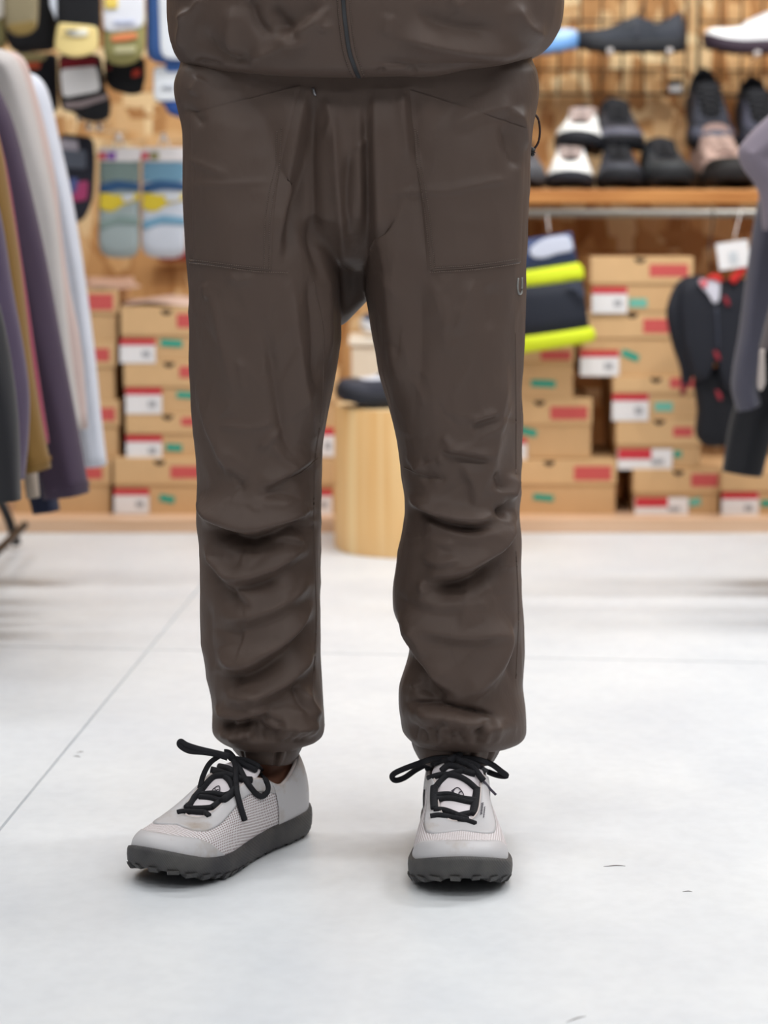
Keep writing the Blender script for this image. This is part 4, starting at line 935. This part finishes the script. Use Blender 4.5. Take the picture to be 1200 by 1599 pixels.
def stitches(name, lines, bvh, parent, m, r=.00055, step=3.4, dash=.62, off=.0018):
    parts = []
    for pts in lines:
        L = spline(pts, 200); cum = np.r_[0, np.cumsum(np.linalg.norm(np.diff(L, axis=0), axis=1))]; n = int(cum[-1] / step)
        for k in range(n):
            a, b_ = k * step, (k + dash) * step
            q = np.array([[np.interp(u, cum, L[:, 0]), np.interp(u, cum, L[:, 1])] for u in (a, (a + b_) / 2, b_)])
            H = [hit(bvh, x, y, off) for x, y in q]
            if any(h is None for h in H): continue
            H[0] -= 0; parts.append(tube(H, [r * .5, r, r * .5], 5))
    if parts: return tag(mk(name, *join(*parts), m, parent), kind='stuff')
def seam(name, lines, bvh, parent, m, r=.0011, off=.0, n=60):
    for L in lines: mk(name, *tube(trace(bvh, L, off, n), r, 6, flat=.7), m, parent)
pk_l = [[(441, 200), (438, 253), (428, 300), (421, 357), (420, 425)], [(434, 205), (431, 255), (421, 300), (414, 357), (413, 421)], [(298, 405), (345, 411), (394, 417), (424, 419)], [(298, 410), (345, 416), (394, 423), (452, 426)]]
pk_r = [[(646, 200), (650, 253), (660, 297), (668, 357), (674, 424)], [(653, 205), (657, 255), (666, 297), (674, 357), (680, 420)], [(680, 418), (740, 414), (810, 404)], [(672, 425), (740, 421), (812, 411)]]
stitches('stitching', pk_l + pk_r, BV, trousers, M['thread'])
seam('seam_tape', [[(441, 196), (434, 253), (424, 300), (417, 357), (416, 423)], [(298, 408), (345, 413), (394, 420), (420, 422)], [(649, 196), (653, 253), (663, 297), (671, 357), (676, 422)], [(676, 422), (740, 417), (812, 408)]], BV, trousers, M['nylon'], .0022, -.0006)
seam('seam', [[(499, 668), (492, 720), (490, 800), (492, 880), (494, 960), (492, 1020), (488, 1090)], [(440, 752), (470, 738), (496, 716)], [(805, 520), (806, 640), (806, 740)], [(806, 860), (810, 960), (806, 1060)], [(632, 730), (660, 742), (690, 748)], [(490, 440), (505, 520), (505, 600), (500, 660)]], BV, trousers, M['nylon'], .0011, -.0002)
# reflective U mark at the outer thigh
U_ = [(809, 434), (808, 447), (809, 456), (811.5, 460), (814, 456), (815, 447), (815, 433)]
UL = trace(BV, U_, .0006, 24); mk('reflective_mark', *tube(UL, [.0010] * 8 + [.0016] * 8 + [.0010] * 8, 8, None, .35), cm('8f8f8b', .35), trousers)
# zip pull at the pocket, drawcord loop with toggle at the hip
zp_ = trace(BV, [(489, 138), (491, 144), (493, 149)], .003); mk('zip_pull', *tube(zp_, [.0018, .0026, .002], 8, 6, .6), cm('8e8d90', .3, metal=.7), trousers)
ch = at(834, 178, YP - .01)
dc_ = mk('drawcord', *tube([at(833, 176, YP), at(841, 186, YP), at(843.5, 205, YP), at(841, 222, YP), at(834, 233, YP), at(829, 234, YP)], .0013, 7, 30), cm('3c2a28', .6), trousers)
mk('cord_toggle', *tube([at(828, 231, YP - .004), at(831, 237, YP - .004), at(829, 243, YP - .004)], [.003, .0052, .003], 10, 8), cm('151416', .5), dc_)

# ---- elastic cuffs
CUFFS = []
def cuff(name, top, bot, Yc, b0, b1, pl, seed, ang=0.0):
    """top/bot: (x0, y0, x1, y1) pixel line of the upper / lower cuff edge"""
    R = []; n = 220; ph = np.linspace(0, 2 * math.pi, n, endpoint=False); rs = np.random.default_rng(seed)
    cuts = np.sort(rs.random(pl)) * 2 * math.pi
    gz = np.zeros(n)
    for c_ in cuts:
        d = np.angle(np.exp(1j * (ph - c_))); gz += -np.exp(-(d / .045) ** 2) + .55 * np.exp(-((d - .13) / .08) ** 2)
    m = 22
    for j in range(m):
        u = j / (m - 1)
        x0, y0, x1, y1 = [top[k] + (bot[k] - top[k]) * u for k in range(4)]
        p, q = at(x0, y0, Yc), at(x1, y1, Yc); c_ = (p + q) / 2; a = (q[0] - p[0]) / 2
        amp = .0042 * (1 - .75 * u) + .0004
        bulge = .0022 * math.sin(math.pi * u)
        rr = 1.0
        X = (a + bulge + amp * gz) * np.sign(np.cos(ph)) * np.abs(np.cos(ph)) ** .92; Yv = ((b0 + (b1 - b0) * u) + bulge + amp * gz) * np.sin(ph)
        z = c_[2] + (q[2] - p[2]) / 2 * np.cos(ph)
        R.append(np.stack([c_[0] + X, Yc + Yv, z], 1))
    last = R[-1]; cc = last.mean(0)
    R.append(cc + (last - cc) * np.array([.96, .96, 1]) + (0, 0, .0006)); R.append(cc + (last - cc) * np.array([.93, .93, 1]) + (0, 0, .012))
    first = R[0]; c0_ = first.mean(0); R = [c0_ + (first - c0_) * np.array([.97, .97, 1]) + (0, 0, .012)] + R
    CUFFS.append(loft(R, False)); return mk('cuff', *CUFFS[-1], M['nylon'], trousers)
cuff('cuff', (361, 1142, 474, 1146), (366, 1168, 462, 1186), .036, .054, .050, 13, 5)
cuff('cuff', (645, 1146, 787, 1146), (655, 1184, 773, 1184), .036, .058, .052, 13, 8)

# ---- body inside the clothes: one continuous skin mesh (only an ankle shows)
def body_leg(hip, knee, ank, heel, toe):
    leg = tube([hip, (np.array(hip) + knee) / 2, knee, knee + (np.array(ank) - knee) * .35, knee + (np.array(ank) - knee) * .75, ank, np.array(ank) + (0, 0, -.035)], [.072, .064, .048, .046, .034, .029, .028], 20, 40)
    foot = tube([heel, (np.array(ank) + (0, -.0, -.045)), (np.array(heel) + toe) / 2, toe], [.016, .022, .017, .009], 16, 20)
    return [leg, foot]
# ---- worn shoes
def mesh_mat():
    m, nt, b = new_mat('shoe_mesh'); N, L = nt.nodes.new, nt.links.new
    uv = N('ShaderNodeUVMap'); uv.uv_map = 'uv'; sp = N('ShaderNodeSeparateXYZ'); L(uv.outputs['UV'], sp.inputs[0])
    def lines(out, k, thr):
        mu = N('ShaderNodeMath'); mu.operation = 'MULTIPLY'; mu.inputs[1].default_value = k; L(out, mu.inputs[0])
        fr = N('ShaderNodeMath'); fr.operation = 'FRACT'; L(mu.outputs[0], fr.inputs[0])
        lt = N('ShaderNodeMath'); lt.operation = 'LESS_THAN'; lt.inputs[1].default_value = thr; L(fr.outputs[0], lt.inputs[0]); return lt.outputs[0]
    mxm = N('ShaderNodeMath'); mxm.operation = 'MAXIMUM'; L(lines(sp.outputs['X'], 1 / .0036, .42), mxm.inputs[0]); L(lines(sp.outputs['Y'], 1 / .0034, .42), mxm.inputs[1])
    mx = N('ShaderNodeMix'); mx.data_type = 'RGBA'; mx.inputs['A'].default_value = lin('9c8786') + (1,); mx.inputs['B'].default_value = lin('ece8ea') + (1,)
    L(mxm.outputs[0], mx.inputs['Factor']); L(mx.outputs['Result'], b.inputs['Base Color']); b.inputs['Roughness'].default_value = .6
    bp = N('ShaderNodeBump'); bp.inputs['Strength'].default_value = .6; bp.inputs['Distance'].default_value = .0006
    L(mxm.outputs[0], bp.inputs['Height']); L(bp.outputs['Normal'], b.inputs['Normal'])
    return m
def synth_mat():
    m, nt, b = new_mat('shoe_synthetic'); N, L = nt.nodes.new, nt.links.new
    tc = N('ShaderNodeTexCoord'); n1 = N('ShaderNodeTexNoise'); n1.inputs['Scale'].default_value = 16; n1.inputs['Detail'].default_value = 6; n1.inputs['Roughness'].default_value = .65
    L(tc.outputs['Object'], n1.inputs['Vector'])
    cr = N('ShaderNodeValToRGB'); e = cr.color_ramp.elements; e[0].position = .25; e[0].color = lin('a99a8c') + (1,); e[1].position = .46; e[1].color = lin('c9c7c9') + (1,)
    L(n1.outputs['Fac'], cr.inputs['Fac']); L(cr.outputs['Color'], b.inputs['Base Color']); b.inputs['Roughness'].default_value = .48
    return m
def sole_mat():
    m, nt, b = new_mat('shoe_sole'); N, L = nt.nodes.new, nt.links.new
    tc = N('ShaderNodeTexCoord'); n1 = N('ShaderNodeTexNoise'); n1.inputs['Scale'].default_value = 24; n1.inputs['Detail'].default_value = 6
    L(tc.outputs['Object'], n1.inputs['Vector'])
    cr = N('ShaderNodeValToRGB'); e = cr.color_ramp.elements; e[0].position = .3; e[0].color = lin('37363a') + (1,); e[1].position = .75; e[1].color = lin('5a5855') + (1,)
    L(n1.outputs['Fac'], cr.inputs['Fac']); L(cr.outputs['Color'], b.inputs['Base Color']); b.inputs['Roughness'].default_value = .7
    mp = N('ShaderNodeMapping'); mp.inputs['Rotation'].default_value = (.6, .5, .3); L(tc.outputs['Object'], mp.inputs['Vector'])
    wv = N('ShaderNodeTexWave'); wv.inputs['Scale'].default_value = 160; L(mp.outputs['Vector'], wv.inputs['Vector'])
    bp = N('ShaderNodeBump'); bp.inputs['Strength'].default_value = .35; bp.inputs['Distance'].default_value = .0008
    L(wv.outputs['Fac'], bp.inputs['Height']); L(bp.outputs['Normal'], b.inputs['Normal'])
    return m
M['smesh'], M['synth'], M['ssole'] = mesh_mat(), synth_mat(), sole_mat()
M['lace'] = mat('black_lace', '222226', .75, .25, .25, 400, bump=.35, bscale=900)
M['tongue'] = mat('tongue_fabric', 'eae3e7', .7, .2, .03, 60)
M['slining'] = mat('shoe_lining', 'cfc4c0', .8)
def worn_shoe(label, heel, yaw, size, mirror, laces, emblem, text, roll=0.0):
    s = Shoe(110, .0, .86, .02); k = size / .29
    t = bpy.data.objects.new('shoe', None); COL.objects.link(t); t.parent = person; tag(t, label)
    Mw = Matrix.Translation(Vector(heel)) @ Matrix.Rotation(yaw + math.pi, 4, 'Z') @ Matrix.Diagonal((k * mirror, k, k, 1))
    A = np.array(Mw)
    t.location = Vector(heel) - person.location
    W = lambda g: ((np.asarray(g[0]) @ A[:3, :3].T + A[:3, 3]), g[1])
    P = lambda n, g, m, sm=True: mk(n, *W(g), m, t, sm)
    P('sole', s.sole_mesh(), M['ssole']); tag(P('tread', s.tread(6), M['ssole'], False), kind='stuff')
    rows = 40; U = s.upper(rows); up = P('upper', U, M['smesh'])
    # arc-length uv for the net
    G = U[0].reshape(rows, s.n, 3); du = np.cumsum(np.r_[0, np.linalg.norm(np.diff(G[rows // 3], axis=0), axis=1)])
    dv = np.cumsum(np.vstack([np.zeros(s.n), np.linalg.norm(np.diff(G, axis=0), axis=2)]), axis=0)
    me = up.data; uvl = me.uv_layers.new(name='uv'); li = np.empty(len(me.loops), int); me.loops.foreach_get('vertex_index', li)
    q_ = U[0]; uvs = np.stack([q_[:, 1] + .3 * q_[:, 2], q_[:, 0] + np.sign(q_[:, 0]) * (.08 - q_[:, 2]) * np.clip(np.abs(q_[:, 0]) / .03, 0, 1)], 1)[li]; uvl.data.foreach_set('uv', uvs.reshape(-1))
    P('lining', s.lining(), M['slining'])
    sm = lambda x: np.clip(x, 0, 1) ** 2 * (3 - 2 * np.clip(x, 0, 1))
    P('toe_rand', s.overlay(0, lambda q: .03 + .40 * sm((q - .66) / .22), lambda q: q > .66, .0010, 10), M['synth'])
    P('eyestay', s.overlay(lambda q: .66 - .08 * np.sin(9 * q) + .14 * sm((q - .8) / .2), 1.0, lambda q: q > .33, .0013, 8), M['synth'])
    P('heel_counter', s.overlay(0, 1.0, lambda q: q < .345, .0016, 14), M['synth'])
    tg = P('tongue', s.tongue(.100), M['tongue'])
    tab = tube([(0, .006, .092), (0, -.004, .106), (0, -.009, .120), (0, -.002, .130), (0, .008, .120), (0, .012, .104)], .0045, 8, 24, .3)
    V, F = tab; V = V * np.array([2.2, 1, 1]); P('pull_tab', (V, F), cm('6f6b6c', .7))
    # bvh of the assembled shoe for laces and marks
    vs, fs = join(W(s.upper(24)), W(s.tongue(.100)), W(s.lining()), W(s.sole_mesh()), *CUFFS); bv = BVHTree.FromPolygons([tuple(v) for v in vs], [tuple(f) for f in fs])
    for nm, pts, off, r, n in laces:
        q = [(p[0], p[1]) for p in pts]
        offs = spline(np.array([[p[2] if len(p) > 2 else off] for p in pts]), n)[:, 0]
        S_ = spline(q, n); H = trace(bv, S_, .0005, None, heel[1] - .12)
        # lift the lace towards the viewer by its own height above the shoe
        view = CAMP - H; view /= np.linalg.norm(view, axis=1)[:, None]
        H = H + (view * .6 + np.array([0, 0, .4])) * offs[:, None] * .001
        K = np.array([1, 2, 1]) / 4
        for _ in range(3):
            H[1:-1] = (H[:-2] + 2 * H[1:-1] + H[2:]) / 4
        mk(nm, *tube(H, r, 8, None, .62, up=view), M['lace'] if nm != 'aglet' else cm('4a4552', .4), t)
    for L_ in emblem: 
        mk('emblem', *tube(trace(bv, L_, .0012, 24), .00055, 5), cm('2a2233', .6), t)
    for L_ in text:
        mk('side_print', *tube(trace(bv, L_, .0022, 10), .0005, 5), cm('55505a', .6), t)
    return t, s, A
R_L = .0032
LACES_R = [
 ('lace', [(672.8, 1277), (687, 1275), (708, 1278.8), (726, 1282.5), (743, 1288.5)], 2.4, R_L, 30),
 ('lace', [(678, 1266), (694, 1266), (714, 1273.5), (730, 1280)], 1.6, R_L, 24),
 ('lace', [(712, 1276), (726, 1272.5), (739.5, 1270)], 1.6, R_L, 18),
 ('lace', [(678.8, 1230), (678, 1248), (678.8, 1264.5)], 2.6, R_L * 1.3, 20),
 ('lace', [(746, 1233), (743, 1252.5), (738.8, 1274)], 2.6, R_L * 1.4, 20),
 ('lace', [(679, 1243.5), (702, 1242), (720, 1248), (743, 1251)], 2.4, R_L, 26),
 ('lace', [(679, 1249), (705, 1248), (726, 1252.5), (741, 1255)], 1.4, R_L, 26),
 ('lace', [(679, 1232), (690, 1219.5), (702, 1210.5), (723, 1206), (738, 1207)], 2.0, R_L, 30),
 ('lace', [(669.8, 1217), (690, 1212), (711, 1212.8), (729, 1221), (745, 1235)], 3.2, R_L, 32),
 ('lace', [(690, 1206), (700, 1198), (714, 1200), (728, 1207), (742, 1211)], 3.5, R_L * 1.1, 26),
 ('lace', [(668, 1204), (676, 1196), (690, 1191), (704, 1193)], 3.0, R_L * 1.1, 20),
 ('lace_loop', [(715, 1186), (680, 1187.5), (655, 1195), (622.5, 1207.5), (612.5, 1215), (617.5, 1222), (632.5, 1217.5), (652, 1204), (680, 1192), (708, 1190)], 6, R_L, 60),
 ('lace_loop', [(706, 1190), (722, 1187), (745, 1189), (767, 1196), (782, 1207), (792, 1215), (777, 1214), (757, 1206), (738, 1196), (716, 1190)], 6, R_L, 60),
 ('lace_end', [(710, 1188), (722, 1194), (735, 1200), (745, 1210), (755, 1223)], 6.5, R_L * 1.1, 30),
 ('aglet', [(755, 1223), (765, 1234), (775, 1244)], 5.0, .0014, 10),
 ('lace_knot', [(702, 1194), (708, 1190), (716, 1185), (722, 1186)], 8.5, R_L * 1.35, 16),
]
LACES_L = [
 ('lace', [(277, 1271), (287, 1269), (307, 1269.7), (319.6, 1270.4), (327, 1276)], 2.2, R_L, 30),
 ('lace', [(291, 1263), (305.4, 1264), (327, 1263), (337, 1259)], 1.8, R_L, 24),
 ('lace', [(316.7, 1235), (304, 1249), (291, 1264)], 2.6, R_L * 1.35, 20),
 ('lace', [(368, 1234), (352, 1249), (332, 1263.5)], 2.6, R_L * 1.35, 24),
 ('lace', [(314, 1242), (335, 1240.7), (350.7, 1243.5), (364, 1238)], 2.4, R_L, 28),
 ('lace', [(312, 1246), (329.5, 1247), (342, 1251), (350, 1250)], 1.6, R_L, 20),
 ('lace', [(316.7, 1235), (327, 1222), (338, 1214), (356, 1213)], 2.2, R_L * 1.2, 24),
 ('lace', [(329, 1203.8), (343.7, 1208), (361, 1214), (380.5, 1219.4), (393, 1220)], 3.4, R_L * 1.2, 30),
 ('lace', [(350, 1213), (358, 1220), (363, 1230), (366, 1238)], 2.0, R_L, 18),
 ('lace', [(342, 1199), (358, 1203), (369, 1212)], 2.6, R_L * 1.2, 16),
 ('lace_loop', [(358, 1184), (334, 1178.3), (310, 1172.7), (291, 1166.5), (282.5, 1161), (281, 1167), (295.5, 1176), (319.6, 1178), (341, 1182), (356, 1187)], 6, R_L, 60),
 ('lace_end', [(344, 1182), (328, 1194), (318, 1212.3), (311.5, 1233)], 4.5, R_L * .9, 30),
 ('lace_loop', [(362, 1186), (383.3, 1198), (403, 1208), (416, 1223.7), (417.5, 1237.8), (408.8, 1246.5), (397.5, 1240.7), (383.3, 1220.8), (374, 1203), (365, 1190)], 5, R_L, 70),
 ('lace', [(364, 1187), (389, 1192), (406, 1202.4), (410, 1212)], 4.5, R_L, 24),
 ('lace_end', [(357, 1182), (367.7, 1196.7), (368.5, 1221), (370, 1242), (376, 1266), (382, 1285)], 7, R_L, 44),
 ('lace_knot', [(350, 1181), (357, 1182), (364, 1190)], 9, R_L * 1.4, 14),
]
EMB_R = [[(706, 1236), (715.5, 1231), (724, 1241.5), (719.5, 1245)], [(706, 1236), (709, 1240)], [(710, 1234), (708.5, 1238), (712, 1243)], [(721, 1237), (717.5, 1238.5), (717.5, 1242), (721, 1243)]]
EMB_L = [[(331, 1237.5), (334, 1233), (342, 1228.3), (343.6, 1235), (340, 1238)], [(336, 1233), (338, 1236), (336, 1239)], [(342, 1234), (339.5, 1234.5), (338, 1237.5)]]
TXT_R = [[(754.5 - .18 * k, 1256 + 2.4 * k), (751.5 - .18 * k, 1257 + 2.4 * k)] for k in range(8)] + [[(757 - .18 * k, 1262 + 3 * k), (756 - .18 * k, 1263.5 + 3 * k)] for k in range(6)]
# placement: heel point on the floor, heading, size
SH_R = dict(heel=(.0798, .074, .0022), yaw=.0, size=.285)
SH_L = dict(heel=(-.1010, .064, .0022), yaw=-.545, size=.278)
shoe_r, gR, AR = worn_shoe('light grey trail shoe pointing at the camera', SH_R['heel'], SH_R['yaw'], SH_R['size'], 1, LACES_R, EMB_R, TXT_R)
shoe_l, gL, AL = worn_shoe('light grey trail shoe turned outward with a bare ankle above', SH_L['heel'], SH_L['yaw'], SH_L['size'], -1, LACES_L, EMB_L, [])
def sp_(A, p): return A[:3, :3] @ np.array(p) + A[:3, 3]
LEGS = []
for A, kx, hx in ((AR, 722, 690), (AL, 405, 430)):
    ank = at(424 if A is AL else 716, 1192, .042); knee = at(kx, 775, .085); hip = at(hx, 330, .1)
    LEGS += body_leg(hip, knee, ank, sp_(A, (0, .035, .045)), sp_(A, (0, .20, .044)))
R = []
for y, hw, b_ in ((370, 60, .045), (340, 130, .06), (250, 200, .075), (100, 200, .085), (-100, 200, .09), (-380, 215, .09), (-520, 210, .08)):
    c_ = at(560, y, YP); R.append(sring(c_[0], YP, c_[2], hw / 1430, b_, 40, 2.3))
BVv, BF = remesh(*join(*LEGS, loft(R)), .006)
BVv = relax(BVv, edges_of(BF), 4, .5)
mk('body', BVv, BF, M['skin'], person)

# ---- jacket
JL = [(-560, 268), (-300, 262), (0, 262), (30, 262), (60, 265), (85, 272), (100, 283), (108, 292)]
JR = [(-560, 870), (-300, 880), (0, 880), (25, 879), (45, 874), (65, 862), (80, 848), (95, 836)]
def jring(yl, ym, yr, shrink, b_, n=160):
    ph = np.linspace(0, 2 * math.pi, n, endpoint=False); c, s = np.cos(ph), np.sin(ph)
    xl, xr = interp_edge(JL, yl) + shrink, interp_edge(JR, yr) - shrink
    pl_, pr_ = at(xl, yl, YP), at(xr, yr, YP); a = (pr_[0] - pl_[0]) / 2; cx = (pr_[0] + pl_[0]) / 2
    x = cx + a * np.sign(c) * np.abs(c) ** .86; y = YP + b_ * np.sign(s) * np.abs(s) ** .86
    zc = at(570, ym, YP - b_)[2]; zl, zr_ = pl_[2], pr_[2]
    w_ = np.abs(c) ** 2.2; z = zc * (1 - w_) + np.where(c < 0, zl, zr_) * w_
    return np.stack([x, y, z], 1)
R = [jring(y, y, y, 0, b_) for y, b_ in zip(np.linspace(-520, -40, 40), np.interp(np.linspace(-520, -40, 40), [-520, -250, -40], [.13, .14, .15]))]
for k in np.linspace(0, 1, 26)[1:]:
    R.append(jring(-40 + 140 * k, -40 + 140 * k, -40 + 112 * k, 0, .15 + .006 * math.sin(k * math.pi) - .004 * k))
for k in np.linspace(0, 1, 12)[1:]:
    a_ = k * math.pi / 2
    R.append(jring(100 + 9 * math.sin(a_), 100 + 22 * math.sin(a_), 72 + 18 * math.sin(a_), 14 * (1 - math.cos(a_)), .146 - .034 * (1 - math.cos(a_))))
for k in np.linspace(0, 1, 8)[1:]:
    R.append(jring(109 - 14 * k, 122 - 16 * k, 90 - 14 * k, 14 + 10 * k, .112 - .008 * k))
JV, JF = remesh(*loft(R), .003)
JE = edges_of(JF); JV = relax(JV, JE, 5, .5)
S_JACK = [
 ([(385, -10), (402, 35), (430, 62)], -5, 10, 8), ([(368, 5), (360, 60), (372, 100)], 4, 12, 12), ([(420, 0), (450, 45), (475, 72)], -5, 10, 10), ([(425, 70), (470, 48), (515, 20)], 6, 8, 16), ([(380, 100), (440, 75), (500, 60)], 4, 10, 14),
 ([(520, 10), (495, 25), (470, 30)], 2, 4, 4), ([(522, 40), (500, 48)], 2, 4, 4), ([(300, 10), (285, 50), (278, 85)], 4, 8, 8), ([(310, 40), (340, 80), (400, 100)], -4, 10, 10), ([(270, 30), (300, 20), (320, -10)], 3, 6, 6),
 ([(600, 55), (680, 72), (760, 84), (840, 72)], 6, 16, 12), ([(640, 10), (700, 40), (790, 50)], -5, 14, 14), ([(800, 0), (820, 40), (860, 60)], 4, 12, 12), ([(610, 20), (600, 60)], 2, 8, 8), ([(560, 95), (640, 102), (720, 104), (800, 96)], -3, 8, 6),
 ([(700, -10), (720, 20)], 3, 8, 8), ([(640, 104), (650, 118)], -3, 5, 5), ([(590, 118), (600, 108)], -2.5, 4, 4), ([(300, 95), (350, 108)], -3, 6, 6),
]
JV = apply_folds(JV, JF, [(p_, a_ * 2.0, wn_ * .95, wp_ * .9) for p_, a_, wn_, wp_ in S_JACK], .0016, 21)
jacket = mk('jacket', JV, JF, M['nylon'], person); tag(jacket, 'brown nylon zip jacket with gathered hem')
BJ = BVHTree.FromPolygons([tuple(v) for v in JV], [tuple(f) for f in JF])
zl_ = [(534, -180), (534, -60), (535.5, 0), (539, 40), (545, 80), (553, 105), (560, 119)]
Z = np.array(zl_)
for dx, nm, r, off, m_ in ((-5, 'zip_tape', .0030, .0002, M['nylon']), (7, 'zip_tape', .0030, .0002, M['nylon'])):
    mk(nm, *tube(trace(BJ, Z + (dx, 0), off, 60), r, 6, None, .45, up=(0, 1, 0)), m_, jacket)
mk('zip_coil', *tube(trace(BJ, Z + (1, 0), .0008, 80), .0024, 8, None, .5, up=(0, 1, 0)), cm('2c2c2e', .6), jacket)
teeth = trace(BJ, spline(Z + (1, 0), 150), .0018)
mk('zip_teeth', *join(*[box(p - (.0018, .0005, .0005), p + (.0018, .0005, .0005)) for p in teeth]), cm('3c3d40', .5), jacket, False)['kind'] = 'stuff'
stitches('stitching', [Z + (-8, 0), Z + (11, 0)], BJ, jacket, M['thread'])
